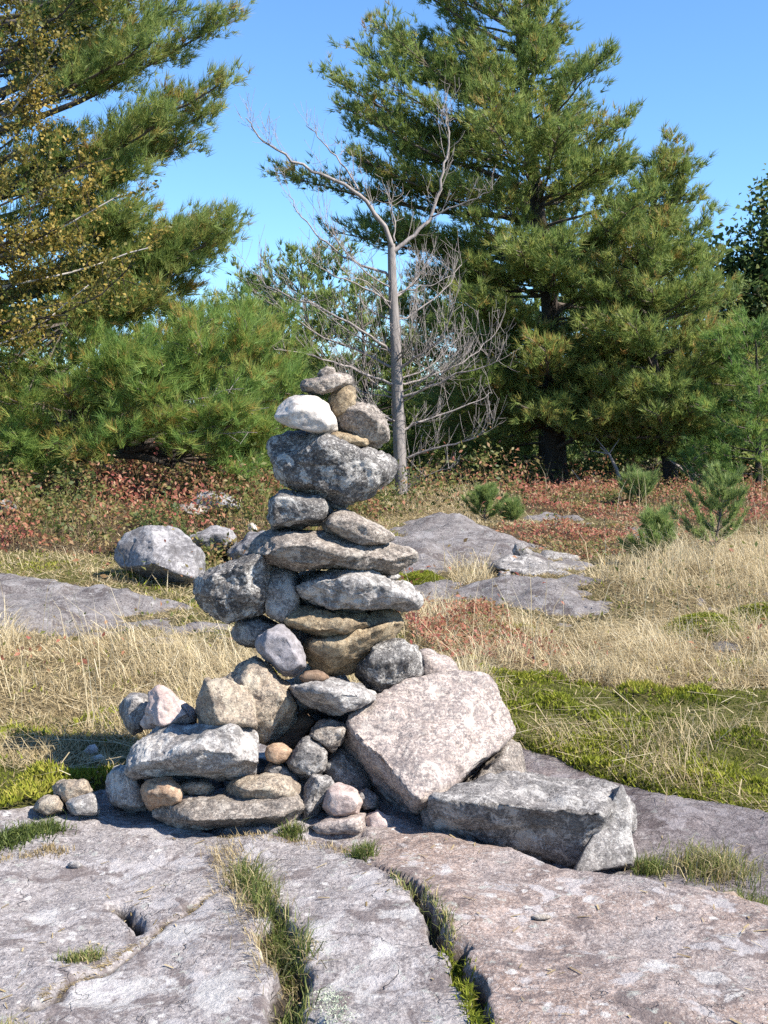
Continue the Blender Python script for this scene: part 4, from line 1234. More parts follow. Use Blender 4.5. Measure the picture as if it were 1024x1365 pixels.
dr_ = np.random.default_rng(77)
for k in range(7):
    x0, y0 = dr_.uniform(150, 260), dr_.uniform(530, 600)
    x1, y1 = x0 + dr_.uniform(60, 130), y0 + dr_.uniform(-22, 10)
    t_ = Tubes()
    C_ = curve(at(x0, y0, YS - 0.9), at(x1, y1, YS - 1.2), 0.02, dr_, 7, 0.1)
    t_.add(C_, np.linspace(0.011, 0.003, 7), 4)
    for q in range(5):
        p_ = poly_at(C_, dr_.uniform(0.2, 0.9))
        t_.add(np.array([p_, p_ + dr_.normal(0, 0.12, 3) + [0.12, 0, 0]]), [0.004, 0.002], 3)
    t_.build('bare_branch', M['dead_twig'], low_pine, low_pine.location)

# dead branches lying under the low pine
dl = empty('dead_branch', at(200, 605, 13.7), 'dark dead branch lying under the low spreading pine', 'branch')
t_ = Tubes()
for (a, b_, c_) in [((70, 615), (150, 606), (245, 615)), ((150, 606), (190, 596), (240, 590)), ((170, 604), (200, 612), (230, 622))]:
    t_.add([at(*a, 13.7), at(*b_, 13.6), at(*c_, 13.8)], [0.05, 0.045, 0.02], 6)
t_.build('limb', M['pine_bark'], dl, dl.location)

# ------------------------------------------------------------------ bare dead tree
ZD = (320, 120, 380 / 926)


def zd(pts, Y, dz=None):
    n = len(pts)
    dz = np.linspace(0, dz or 0, n)
    return np.array([at(ZD[0] + x * ZD[2], ZD[1] + y * ZD[2], Y + d) for (x, y), d in zip(pts, dz)])


def smooth_line(P, n=14):
    P = np.asarray(P)
    for _ in range(2):
        Q = np.empty((len(P) * 2 - 2, 3))
        Q[0::2] = P[:-1] * 0.75 + P[1:] * 0.25
        Q[1::2] = P[:-1] * 0.25 + P[1:] * 0.75
        P = np.concatenate([P[:1], Q, P[-1:]])
    return P


YT = 16.0
dr = np.random.default_rng(55)
base = zd([(525, 1325)], YT)[0]
bare = empty('dead_tree', base, 'bare grey dead tree with a forked top behind the cairn', 'tree')
tb = Tubes()
P = smooth_line(zd([(527, 1330), (518, 1150), (512, 1000), (507, 860), (502, 750), (495, 620), (492, 500)], YT))
tb.add(P, np.interp(np.linspace(0, 1, len(P)), [0, 0.04, 0.5, 1], [0.125, 0.092, 0.072, 0.048]), 10)
tb.build('trunk', M['dead_bark'], bare, base)


def twigs(tb, P, r0, depth, r, count, lscale):
    L = np.linalg.norm(np.diff(P, axis=0), axis=1).sum()
    for k in range(count):
        s = r.uniform(0.15, 1.0)
        p = poly_at(P, s)
        T = unit(poly_at(P, min(1, s + 0.05)) - poly_at(P, max(0, s - 0.05)))
        d = unit(T * r.uniform(0.3, 1.0) + r.normal(0, 0.55, 3) + np.array([0, 0, 0.35]))
        l = lscale * r.uniform(0.4, 1.1) * (1.1 - 0.5 * s)
        n = 5
        t = np.linspace(0, 1, n)[:, None]
        Q = p + d * l * t + np.array([0, 0, 0.28]) * l * t ** 2 + np.cumsum(r.normal(0, 0.03 * l, (n, 3)), 0) * t
        tb.add(Q, np.linspace(r0, 0.0022, n), 3)
        if depth > 0:
            twigs(tb, Q, r0 * 0.6, depth - 1, r, r.integers(2, 5), lscale * 0.55)


limb_spec = [
    ([(492, 510), (450, 410), (390, 335), (240, 270), (130, 200), (50, 140), (18, 90)], 0.05, -0.5, 20, 0.55),
    ([(388, 325), (340, 240), (270, 175), (220, 110)], 0.022, 0.3, 9, 0.4),
    ([(494, 530), (560, 480), (625, 410), (650, 310), (675, 200), (680, 130), (660, 60)], 0.048, 0.3, 22, 0.55),
    ([(625, 412), (720, 370), (800, 335), (820, 320)], 0.018, -0.4, 8, 0.35),
    ([(500, 490), (505, 440), (495, 380), (480, 330)], 0.018, 0.2, 8, 0.4),
    ([(494, 605), (400, 572), (330, 537), (250, 475), (190, 400), (160, 340)], 0.03, 0.4, 16, 0.5),
    ([(498, 700), (420, 650), (300, 600), (230, 560)], 0.02, -0.6, 14, 0.5),
    ([(503, 860), (420, 790), (250, 700), (90, 640), (45, 590)], 0.034, -0.4, 26, 0.65),
    ([(507, 905), (390, 850), (200, 770), (80, 660)], 0.032, 0.6, 26, 0.65),
    ([(510, 960), (380, 912), (250, 865), (110, 840)], 0.032, -0.8, 22, 0.6),
    ([(512, 1000), (400, 982), (320, 950)], 0.02, 0.4, 10, 0.5),
    ([(512, 905), (600, 850), (670, 790), (690, 700)], 0.034, -0.5, 26, 0.6),
    ([(505, 760), (600, 700), (680, 640), (720, 560)], 0.02, 0.6, 18, 0.55),
    ([(515, 1005), (610, 962), (720, 920), (840, 880)], 0.032, -0.4, 22, 0.55),
    ([(514, 960), (620, 930), (740, 880), (830, 790)], 0.026, 0.5, 26, 0.6),
    ([(518, 1108), (600, 1070), (700, 1040), (820, 985)], 0.03, 0.2, 20, 0.5),
    ([(520, 1200), (600, 1172), (680, 1158), (780, 1122), (825, 1075)], 0.03, -0.5, 22, 0.5),
    ([(522, 1310), (600, 1250), (680, 1230)], 0.018, -0.3, 10, 0.4),
    ([(505, 660), (600, 640), (700, 600)], 0.018, 0.2, 10, 0.45),
    ([(500, 730), (440, 640), (360, 600)], 0.016, -0.5, 10, 0.45),
]
for (pts, rad, dz, nt, ls) in limb_spec:
    tb = Tubes()
    P = smooth_line(zd(pts, YT, dz))
    P[1:-1] += dr.normal(0, 0.012, (len(P) - 2, 3))
    tb.add(P, np.linspace(rad * 0.7, 0.004, len(P)), 6)
    twigs(tb, P, 0.0042, 1, dr, nt, ls)
    tb.build('branch', M['dead_twig'], bare, base)
for k in range(16):
    z_ = dr.uniform(640, 1120)
    p0 = zd([(np.interp(z_, [600, 1200], [495, 520]), z_)], YT)[0]
    az = dr.uniform(0, 2 * PI)
    L = dr.uniform(0.7, 1.5)
    n = 7
    t = np.linspace(0, 1, n)[:, None]
    d = np.array([math.cos(az), math.sin(az), 0.25])
    P = p0 + d * L * t + np.array([0, 0, 0.35]) * L * t ** 2 + np.cumsum(dr.normal(0, 0.03, (n, 3)), 0) * t
    tb = Tubes()
    tb.add(P, np.linspace(0.013, 0.0035, n), 4)
    twigs(tb, P, 0.004, 1, dr, 12, 0.5)
    tb.build('branch', M['dead_twig'], bare, base)

# ------------------------------------------------------------------ broad-leaved trees
def leafy(name, label, base, trunk, r0, limbs, bark, leafmat, leaf, n_leaf, seed, group=None, tone=(0.5, 0.22), twigr=0.006, spread=0.22, twl=0.6):
    r = np.random.default_rng(seed)
    root = empty(name, base, label, 'tree', group)
    tb = Tubes()
    tp = smooth_line(np.asarray(trunk))
    tb.add(tp, np.linspace(r0, r0 * 0.3, len(tp)), 8)
    tb.build('trunk', M[bark], root, base)
    PP = []
    per = n_leaf // len(limbs)
    for li, (a, b_, rad) in enumerate(limbs):
        C = curve(a, b_, 0.02, r, 8, 0.2)
        tl_ = Tubes()
        tl_.add(C, np.linspace(rad, 0.006, 8), 5)
        tb = Tubes()
        tw = []
        for k in range(16):
            s = r.uniform(0.2, 1)
            p = poly_at(C, s)
            d = unit(unit(C[-1] - C[0]) * 0.5 + r.normal(0, 0.6, 3))
            l = twl * r.uniform(0.4, 1.1)
            Q = np.array([p, p + d * l * 0.5 + r.normal(0, 0.03, 3), p + d * l + r.normal(0, 0.05, 3)])
            tb.add(Q, [twigr, twigr * 0.7, 0.002], 3)
            tw.append(Q)
        ob = tl_.build('branch', M[bark] if li % 3 == 0 else M['pine_bark'], root, base)
        tb.build('twigs', M['pine_bark'], ob, base)['kind'] = 'stuff'
        for k in range(per):
            Q = tw[r.integers(len(tw))]
            PP.append(poly_at(Q, r.uniform(0.15, 1.0)) + r.normal(0, spread * 0.28, 3))
    P = np.array(PP)
    Nn = r.normal(0, 1, (len(P), 3)) + np.array([0.2, -0.2, 0.5])
    clump = fbm(P * 1.3, 2, seed=seed)
    V, F, A = diamonds(P, Nn, leaf, leaf * 0.72, tone[0] + clump * 0.25 + r.normal(0, tone[1], len(P)), r)
    o = link('crown', new_mesh('crown', V - np.asarray(base), F, {'rnd': A}), leafmat, root)
    o['kind'] = 'stuff'
    return root


YBI = 13.0
bl = []
for (x0, y0, x1, y1, dy) in [(-120, 560, 118, 380, 0.0), (-100, 470, 100, 330, 0.3), (-100, 420, 60, 250, -0.3), (-90, 400, 160, 260, 0.2), (-80, 330, 150, 210, 0.1), (-80, 280, 60, 130, 0.3), (-60, 200, 90, 40, -0.2), (-50, 150, 30, 0, 0.2), (-40, 90, 110, -20, 0.1),
                              (-100, 400, 200, 330, 0.3), (-110, 500, 180, 350, -0.2), (-90, 340, 20, 200, -0.4), (-60, 150, 70, 90, 0.4), (-100, 440, 30, 360, 0.5), (-100, 450, 90, 420, -0.4), (-60, 60, 60, -60, 0.2), (-80, 300, 100, 290, -0.3)]:
    bl.append((at(x0, y0, YBI), at(x1, y1, YBI + dy), 0.018))
tb0 = at(-150, 760, YBI)
leafy('birch_tree', 'birch with pale branches and yellowing leaves at the left edge', tb0, [tb0, at(-140, 560, YBI), at(-110, 400, YBI), at(-80, 250, YBI), at(-50, 60, YBI), at(-30, -120, YBI)], 0.09, bl, 'birch_bark', M['birch_leaf'], 0.05, 12500, 41, spread=0.2)

YM = 23.0
ml = []
for (x0, y0, x1, y1, dy) in [(1075, 560, 985, 520, 0), (1075, 520, 975, 470, 0.3), (1075, 480, 970, 420, -0.3), (1075, 440, 968, 380, 0.2), (1075, 420, 985, 340, 0), (1070, 400, 1000, 305, -0.2), (1070, 400, 1030, 270, 0.2), (1075, 500, 1010, 430, -0.6),
                              (1075, 450, 1120, 320, 0), (1075, 480, 1160, 400, 0.4), (1075, 520, 1170, 480, 0), (1075, 400, 1080, 250, 0), (1075, 560, 1000, 560, -0.5), (1075, 470, 1030, 360, 0.6), (1070, 500, 965, 440, 0), (1070, 460, 962, 350, 0.1), (1070, 540, 980, 490, -0.3), (1070, 430, 990, 390, -0.5), (1075, 560, 965, 540, 0.2), (1075, 590, 990, 600, 0.1), (1075, 600, 965, 575, -0.3), (1075, 560, 955, 505, 0.3)]:
    ml.append((at(x0, y0, YM), at(x1, y1, YM + dy), 0.04))
tb1 = at(1085, 660, YM)
leafy('maple_tree', 'dark leaved maple turning red at the right edge', tb1, [tb1, at(1080, 560, YM), at(1074, 430, YM), at(1070, 340, YM)], 0.12, ml, 'pine_bark', M['maple_leaf'], 0.12, 26000, 42, tone=(0.36, 0.2), spread=0.6, twl=0.9, twigr=0.012)

# far woods behind everything
r = np.random.default_rng(61)
n = 17000
ang = r.uniform(-0.75, 0.75, n)
dist = r.uniform(32, 46, n)
X = np.sin(ang) * dist
Y = np.cos(ang) * dist
top = 2.2 + 1.4 * fbm(np.stack([X, Y, 0 * X], -1) * 0.22, 3, seed=8)
P = np.stack([X, Y, base_z(X, Y) + r.uniform(0, 1, n) ** 0.8 * np.maximum(top, 0.8)], -1)
V, F, A = needles(P, unit(r.normal(0, 0.5, (n, 3)) + np.array([0, 0, 0.5])), 7, 0.42, 0.085, 0.5, np.clip(0.35 + r.normal(0, 0.15, n), 0, 1), r)
o = link('distant_woods', new_mesh('distant_woods', V, F, {'rnd': A}), M['needle'])
tag(o, 'dark far woods showing between the pines', 'woods', kind='stuff')

# ------------------------------------------------------------------ dead wood at the right
sn = empty('dead_log', at(920, 650, 18.6), 'pale broken dead log leaning beside the leaning trunk', 'log')
t_ = Tubes()
t_.add([at(942, 664, 18.3), at(928, 640, 18.5), at(918, 622, 18.6), at(914, 610, 18.6)], [0.075, 0.07, 0.055, 0.03], 7)
t_.build('log', M['dead_twig'], sn, sn.location)
for pts in ([(920, 628), (900, 618), (890, 610)], [(918, 632), (940, 634), (955, 638)], [(925, 640), (905, 622), (893, 614)], [(915, 618), (935, 606), (950, 600)]):
    t_ = Tubes()
    t_.add([at(x, y, 18.55 - 0.1 * i) for i, (x, y) in enumerate(pts)], [0.028, 0.02, 0.008], 4)
    t_.build('branch', M['dead_twig'], sn, sn.location)
for lab, pts in (('thin pale dead branch slanting in the shade under the pines', [(830, 650), (822, 625), (812, 605), (800, 596)]), ('grey dead branch lying in the shade under the tallest pine', [(735, 662), (752, 656), (780, 648), (800, 640)])):
    d_ = empty('dead_branch', at(*pts[0], 18.8), lab, 'branch')
    t_ = Tubes()
    t_.add([at(x, y, 18.8) for x, y in pts], [0.035, 0.03, 0.02, 0.01], 5)
    t_.build('limb', M['dead_twig'], d_, d_.location)
    t_ = Tubes()
    m_ = pts[2]
    for dx, dy in ((-18, -22), (14, -20), (-24, -4)):
        t_.add([at(*m_, 18.8), at(m_[0] + dx, m_[1] + dy, 18.7)], [0.014, 0.005], 4)
    t_.build('twig', M['dead_twig'], d_, d_.location)

# ------------------------------------------------------------------ young pine saplings
SG = 'pine saplings in the clearing'


def sapling(label, px, py, h, w, seed, bend=0.0):
    r = np.random.default_rng(seed)
    g0 = ground_pt(px, py)
    g0[2] = float(ground_z(g0[:1], g0[1:2])[0])
    root = empty('pine_sapling', g0, label, 'sapling', SG)
    tb = Tubes()
    PP, DD = [], []
    top = np.array([bend, 0, h])
    tb.add(np.array([[0, 0, 0], top * 0.5, top]), [0.014, 0.01, 0.004], 5)
    az0 = r.uniform(0, 6)
    for k in range(26):
        s = float(np.clip([0.08, 0.3, 0.52, 0.72, 0.86][k % 5] + r.normal(0, 0.03), 0.04, 0.9))
        az = az0 + 2 * PI * (k // 5) / 5.0 + (k % 5) * 0.5 + r.normal(0, 0.25)
        l = w * (1.1 - 0.75 * s) * r.uniform(0.55, 1.15)
        p = top * s
        d = unit(np.array([math.cos(az), math.sin(az), r.uniform(0.3, 1.1)]))
        e = np.array([p, p + d * l * 0.55, p + d * l + np.array([0, 0, 0.28 * l])])
        tb.add(e, [0.006, 0.005, 0.003], 3)
        f = r.uniform(0.25, 1.0, 34)
        PP.append(poly_at(e, f))
        DD.append(unit(unit(e[2] - e[1])[None] + np.array([0, 0, 0.35]) + r.normal(0, 0.25, (34, 3))))
    f = r.uniform(0.55, 1.0, 24)[:, None]
    PP.append(top * f)
    DD.append(unit(np.array([[0.05, 0, 1.0]]) + r.normal(0, 0.35, (24, 3))))
    tb.build('stem', M['twig_bark'], root)
    P, D = np.concatenate(PP), np.concatenate(DD)
    V, F, A = needles(P, D, 7, 0.09, 0.0065, 0.34, np.clip(r.normal(0.5, 0.2, len(P)), 0, 1), r)
    o = link('needles', new_mesh('needles', V, F, {'rnd': A}), M['sapling'], root)
    o['kind'] = 'stuff'


sapling('round pine sapling left of the red shrub strip', 646, 694, 0.32, 0.26, 71)
sapling('tiny pine sapling just right of the round one', 682, 696, 0.18, 0.12, 72)
sapling('tallest pine sapling standing at the right', 952, 735, 0.66, 0.4, 73, 0.1)
sapling('small pine sapling in front of the tallest one', 868, 752, 0.36, 0.24, 74, 0.05)
sapling('dark green pine sapling in front of the dead log', 852, 672, 0.3, 0.36, 75)

# ------------------------------------------------------------------ ground cover
def scatter(n, y_lo, y_hi, seed, power=1.0, x_extra=1.6):
    r = np.random.default_rng(seed)
    Y = y_lo * (y_hi / y_lo) ** (r.uniform(0, 1, n) ** power)
    X = r.uniform(-1, 1, n) * (0.37 * Y + x_extra)
    return X, Y, r


def on_rock(X, Y):
    gz_ = ground_z(X, Y)
    m = (Y < 6) & (near_rock(X[:, None], Y[:, None])[0][:, 0] > gz_ + 0.004)
    for nm, poly, amp in OUT_W:
        lo, hi = poly.min(0) - 0.5, poly.max(0) + 0.5
        k = np.where((X > lo[0]) & (X < hi[0]) & (Y > lo[1]) & (Y < hi[1]))[0]
        if len(k):
            m[k] |= outcrop_z(X[k], Y[k], poly, amp, gz_[k]) > gz_[k] + 0.006
    return m


def zone_mask(X, Y, Zv, keys, jx=14, jy=5, seed=3):
    P = np.stack([X, Y, Zv], -1)
    px, py = project(P)
    j = fbm(P * 2.1, 3, seed=seed)
    j2 = fbm(P * 2.1 + 40, 3, seed=seed + 9)
    m = np.zeros(len(X), bool)
    for k in keys:
        m |= in_poly(px + j * jx, py + j2 * jy, Z[k])
    return m


# dry straw-coloured grass
X, Y, r = scatter(330000, 4.0, 17.5, 81)
zg = ground_z(X, Y)
P = np.stack([X, Y, zg], -1)
m = zone_mask(X, Y, zg, ['straw_left', 'straw_right', 'straw_mid', 'straw_right_up', 'straw_pocket', 'straw_behind']) & ~on_rock(X, Y)
thin = zone_mask(X, Y, zg, ['mix_left', 'mix_behind', 'moss_right', 'red_mid_low', 'red_far', 'right_low', 'moss_mid_left', 'red_mid', 'moss_left', 'red_left']) & ~on_rock(X, Y)
cl = fbm(P * 2.6, 3, seed=83)
keep = (m & (r.uniform(0, 1, len(X)) < np.clip(0.5 + cl * 1.1, 0.04, 1) * 0.85)) | (thin & (r.uniform(0, 1, len(X)) < np.clip(0.02 + cl * 0.3, 0.008, 0.4)))
P, cl, m2 = P[keep], cl[keep], m[keep]
n = len(P)
up_patch = zone_mask(P[:, 0], P[:, 1], P[:, 2], ['straw_right_up'])
H = r.gamma(5, 0.026, n) * (0.8 + 0.75 * np.clip(cl, -0.6, 1)) * np.where(m2, 1.0, 0.75)
H = np.where(up_patch, H * 1.55, H)
wind = np.array([-0.35, -0.1, 0.0])
wd = fbm(P * 1.4, 2, seed=85)[:, None] * np.array([[0.7, 0.3, 0]])
lean = r.normal(0, 0.75, (n, 3)) * np.array([1, 1, 0]) + wind * r.uniform(0, 1.6, (n, 1)) + wd
H = np.minimum(H, 0.4)
V, F4, F3, A = blades(P - np.array([0, 0, 0.01]), H, lean, 0.0024 + 0.00016 * P[:, 1], np.clip(0.56 + cl * 0.22 + r.normal(0, 0.2, n) - 0.25 * (~m2), 0, 1), r)
o = link('dry_grass', new_mesh('dry_grass', V, [F4, F3], {'rnd': A}), M['straw'])
tag(o, 'straw coloured dry grass spread over the clearing', 'grass', kind='stuff')
print('dry blades', n)

# tall seed stalks
X, Y, r = scatter(9000, 4.6, 16.5, 82)
zg = ground_z(X, Y)
m = zone_mask(X, Y, zg, ['straw_left', 'straw_right', 'straw_mid', 'straw_right_up', 'red_far']) & ~on_rock(X, Y)
m &= r.uniform(0, 1, len(X)) < 0.16
P = np.stack([X, Y, zg], -1)[m]
n = len(P)
lean = r.normal(0, 0.3, (n, 3)) * np.array([1, 0.6, 0]) + np.array([-0.1, 0, 0])
V, F4, F3, A = blades(P, r.uniform(0.3, 0.62, n), lean, 0.0028 + 0.0001 * P[:, 1], r.uniform(0.6, 1.0, n), r)
o = link('grass_stalks', new_mesh('grass_stalks', V, [F4, F3], {'rnd': A}), M['straw'])
tag(o, 'tall thin dry seed stalks above the grass', 'grass', kind='stuff')

# fallen straws lying flat
X, Y, r = scatter(5000, 4.0, 9, 84)
zg = ground_z(X, Y)
m = zone_mask(X, Y, zg, ['straw_left', 'mix_left', 'moss_right', 'straw_right', 'moss_left', 'moss_mid_left']) & ~on_rock(X, Y)
m &= r.uniform(0, 1, len(X)) < 0.12
P = np.stack([X, Y, zg + 0.03], -1)[m]
n = len(P)
d = unit(r.normal(0, 1, (n, 3)) * np.array([1, 0.5, 0.08])) * r.uniform(0.08, 0.3, (n, 1))
s = unit(np.cross(d, [0, 0, 1.0])) * 0.0022
V = np.stack([P - d / 2 - s, P - d / 2 + s, P + d / 2 + s + [0, 0, 0.02], P + d / 2 - s + [0, 0, 0.02]], 1).reshape(-1, 3)
o = link('fallen_straw', new_mesh('fallen_straw', V, np.arange(n * 4).reshape(-1, 4), {'rnd': np.repeat(r.uniform(0.5, 1, n), 4)}), M['straw'])
tag(o, 'loose straws lying flat on the moss and grass', 'straw', kind='stuff')

# moss and short green grass
X, Y, r = scatter(620000, 3.6, 14, 86)
zg = ground_z(X, Y)
rock = on_rock(X, Y)
mo = zone_mask(X, Y, zg, ['moss_right', 'moss_left', 'moss_pocket']) & ~rock
mi = zone_mask(X, Y, zg, ['mix_left', 'mix_behind', 'moss_mid_left', 'right_low', 'red_mid_low']) & ~rock
Pn = np.stack([X, Y, zg], -1)
cl = fbm(Pn * 2.2, 3, seed=87)
u = r.uniform(0, 1, len(X))
keep = (mo & (u < np.clip(1.0 + cl * 0.8, 0.3, 1))) | (mi & (u < np.clip(0.12 + cl * 0.5, 0.01, 0.6))) | (~rock & ~mo & (u < 0.02))
P, cl = Pn[keep], cl[keep]
n = len(P)
hum = np.clip(fbm(P * 4, 3, seed=88), -0.35, 1)
P[:, 2] += np.maximum(hum, 0) * 0.06
inm = zone_mask(P[:, 0], P[:, 1], P[:, 2], ['moss_right', 'moss_left', 'moss_pocket'])
V, F, A = spikes(P - [0, 0, 0.012], (0.012 + 0.014 * r.uniform(0, 1, n)) * np.where(inm, 1, 1.25), r.normal(0, 0.5, (n, 3)) * [1, 1, 0], np.full(n, 0.013), np.clip(0.42 + cl * 0.38 + hum * 0.3 + r.normal(0, 0.15, n), 0, 1), r)
o = link('moss', new_mesh('moss', V, F, {'rnd': A}), M['moss'])
tag(o, 'bright green moss carpet beside the bedrock', 'moss', kind='stuff')
print('moss blades', n)

# matted thatch of dead grass and leaf litter
X, Y, r = scatter(190000, 4.0, 17, 861)
zg = ground_z(X, Y)
k = ~on_rock(X, Y) & ~zone_mask(X, Y, zg, ['moss_right', 'moss_left', 'moss_pocket'])
k &= ~zone_mask(X, Y, zg, ['red_left', 'red_far', 'red_mid'], 18, 4) | (r.uniform(0, 1, len(X)) < 0.25)
k |= (~on_rock(X, Y)) & (r.uniform(0, 1, len(X)) < 0.06)
P = np.stack([X, Y, zg + 0.004], -1)[k]
n = len(P)
cl = fbm(P * 3.0, 3, seed=862)
V, F, A = spikes(P, 0.012 + 0.02 * r.uniform(0, 1, n), r.normal(0, 2.2, (n, 3)) * [1, 1, 0], 0.003 + 0.0007 * P[:, 1], np.clip(0.32 + cl * 0.3 + r.normal(0, 0.22, n), 0, 1), r)
o = link('thatch', new_mesh('thatch', V, F, {'rnd': A}), M['straw'])
tag(o, 'matted dead thatch lying between the grass stems', 'thatch', kind='stuff')
print('thatch', n)

# red and green low shrubs
X, Y, r = scatter(260000, 6.0, 24, 89, 0.9)
zg = ground_z(X, Y)
rock = on_rock(X, Y)
md = zone_mask(X, Y, zg, ['red_left', 'red_mid', 'red_mid_low', 'red_far'], 18, 4)
Pn = np.stack([X, Y, zg], -1)
cl = fbm(Pn * 1.6, 3, seed=90)
u = r.uniform(0, 1, len(X))
keep = md & ~rock & (u < np.clip(0.85 + cl * 0.8, 0.05, 1)) | (~md & ~rock & (Y > 13.5) & (u < 0.3)) | (~md & ~rock & (u < 0.02))
P, cl = Pn[keep], cl[keep]
n = len(P)
dens_h = np.clip(0.17 + 0.16 * cl, 0.05, 0.4) * np.interp(P[:, 1], [6, 9, 12, 20], [0.6, 0.8, 1.0, 1.0])
low = zone_mask(P[:, 0], P[:, 1], P[:, 2], ['red_mid', 'red_mid_low', 'red_far'])
dens_h = np.where(low, dens_h * 0.65, dens_h * 1.9)
lump = fbm(P * 3.2, 3, seed=94)
hh = r.uniform(0, 1, n) ** 0.6 * dens_h * np.clip(0.9 + 1.1 * lump, 0.15, 1.9)
tone = 0.42 + fbm(P * 1.1, 3, seed=92) * 0.5 + r.normal(0, 0.16, n) + np.where(low, 0.2, 0.0) - np.where(P[:, 1] > 14, 0.12, 0)
P[:, 2] += hh
sz = (0.014 + 0.0015 * P[:, 1]) * np.where(low, 1.0, 1.3)
V, F, A = diamonds(P, r.normal(0, 1, (n, 3)) + [0.2, -0.3, 0.7], 1.0, 0.5, tone, r)
ctrs = np.repeat(P, 4, 0)
V = ctrs + (V - ctrs) * np.repeat(sz * r.uniform(0.8, 1.7, n), 4)[:, None]
o = link('blueberry_shrubs', new_mesh('blueberry_shrubs', V, F, {'rnd': A}), M['shrub'])
tag(o, 'low red and green blueberry shrubs covering the slope', 'shrubs', kind='stuff')
print('shrub leaves', n)
# their stems
k = r.choice(n, 6000)
q = P[k]
base_ = q.copy()
base_[:, 2] = ground_z(q[:, 0], q[:, 1])
V, F4, F3, A = blades(base_, np.maximum(q[:, 2] - base_[:, 2], 0.03), r.normal(0, 0.25, (len(k), 3)) * [1, 1, 0], np.full(len(k), 0.005), np.full(len(k), 0.08), r)
o = link('shrub_stems', new_mesh('shrub_stems', V, [F4, F3], {'rnd': A}), M['straw'])
tag(o, 'thin brown stems among the low red shrubs', 'stems', kind='stuff')

# moss mounds
def moss_mound(label, px, py, rx, ry, h, seed, mat='moss'):
    r = np.random.default_rng(seed)
    c = ground_pt(px, py)
    rxm = rx / FPX * c[1]
    rym = max(rxm * 0.45, abs(ground_pt(px, py - ry)[1] - ground_pt(px, py + ry)[1]) / 2)
    n = 5000
    a = r.uniform(0, 2 * PI, n)
    q = np.sqrt(r.uniform(0, 1, n))
    x, y = np.cos(a) * q * rxm, np.sin(a) * q * rym
    z = h * (1 - q ** 2.2) + 0.015 * fbm(np.stack([x, y, 0 * x], -1) * 12, 2, seed=seed)
    zz = ground_z(c[0] + x, c[1] + y) + z
    P = np.stack([c[0] + x, c[1] + y, zz], -1) - np.array([c[0], c[1], c[2]])
    V, F4, F3, A = blades(P - [0, 0, 0.02], 0.03 + 0.02 * r.uniform(0, 1, n), r.normal(0, 0.5, (n, 3)) * [1, 1, 0], np.full(n, 0.011), np.clip(0.55 + r.normal(0, 0.18, n), 0, 1), r)
    o = link('moss_mound', new_mesh('moss_mound', V, [F4, F3], {'rnd': A}), M[mat], loc=c)
    tag(o, label, 'moss', 'moss mounds in the dry grass')


moss_mound('bright green moss mound in the dry grass at the right', 935, 846, 58, 12, 0.12, 301)
moss_mound('flatter moss mound at the right edge below the pale grass', 1030, 826, 60, 12, 0.08, 302)
moss_mound('small moss mound behind the right end of the long slab', 560, 775, 26, 7, 0.06, 303)


# grass tufts rooted in the bedrock
TU = 'grass tufts rooted in the bedrock'


def tuft(label, line, n, h, spread, seed, mat='grass', lean=(0.1, 0, 0), tone=0.4, w=0.0032, on='rock', name='grass_tuft', cat='grass'):
    r = np.random.default_rng(seed)
    L = np.array([ground_pt(*p)[:2] for p in line])
    if len(L) == 1:
        L = np.repeat(L, 2, 0)
    q = poly_at(L, r.uniform(0, 1, n)) + r.normal(0, spread, (n, 2))
    if on == 'rock':
        z = near_rock(q[:, :1], q[:, 1:])[0][:, 0]
    else:
        z = ground_z(q[:, 0], q[:, 1])
    c = np.array([L[:, 0].mean(), L[:, 1].mean(), z.mean()])
    P = np.stack([q[:, 0], q[:, 1], z - 0.008], -1) - c
    V, F4, F3, A = blades(P, h * r.uniform(0.35, 1.2, n), r.normal(0, 0.45, (n, 3)) * [1, 1, 0] + np.array(lean), np.full(n, w), np.clip(tone + r.normal(0, 0.22, n), 0, 1), r)
    o = link(name, new_mesh(name, V, [F4, F3], {'rnd': A}), M[mat], loc=c)
    tag(o, label, cat, TU)


tuft('tallest green grass tuft filling the wide crack at the front', [(318, 1160), (345, 1195), (375, 1240), (395, 1280)], 1500, 0.088, 0.022, 401, lean=(0.2, -0.15, 0), tone=0.5)
tuft('brown dry grass fringe along the wide front crack', [(300, 1130), (330, 1180), (362, 1240), (385, 1290)], 1300, 0.06, 0.035, 402, 'straw', (-0.4, -0.3, 0), 0.35, 0.0025)
tuft('low green and brown grass at the bottom of the wide crack', [(388, 1320), (400, 1365), (430, 1420)], 800, 0.07, 0.02, 403, tone=0.45)
tuft('green moss strip filling the narrow right hand crack', [(600, 1265), (630, 1330), (648, 1380), (680, 1480)], 2600, 0.03, 0.012, 404, 'moss', (0, 0, 0), 0.4, 0.006, name='moss_strip', cat='moss')
tuft('yellow green grass at the top of the narrow crack', [(525, 1170), (555, 1195), (585, 1230), (602, 1260)], 400, 0.05, 0.012, 405, tone=0.7)
tuft('small grass tuft at the foot of the broad low slab', [(375, 1116), (400, 1110)], 320, 0.055, 0.012, 406)
tuft('small round grass tuft right of the cairn foot', [(478, 1138), (492, 1142)], 360, 0.06, 0.014, 407)
tuft('sparse brown grass patch below the broad low slab', [(300, 1115), (340, 1120), (440, 1125), (480, 1140)], 700, 0.025, 0.02, 408, 'straw', (0, 0, 0), 0.2)
tuft('green leafy clump on the bedrock at the left edge', [(-40, 1125), (0, 1122), (40, 1112), (75, 1105)], 1500, 0.05, 0.03, 409, tone=0.25, w=0.005)
tuft('brown dry tuft beside the leafy clump at the left', [(60, 1130), (82, 1132), (0, 1143)], 400, 0.03, 0.018, 410, 'straw', (0, 0, 0), 0.1)
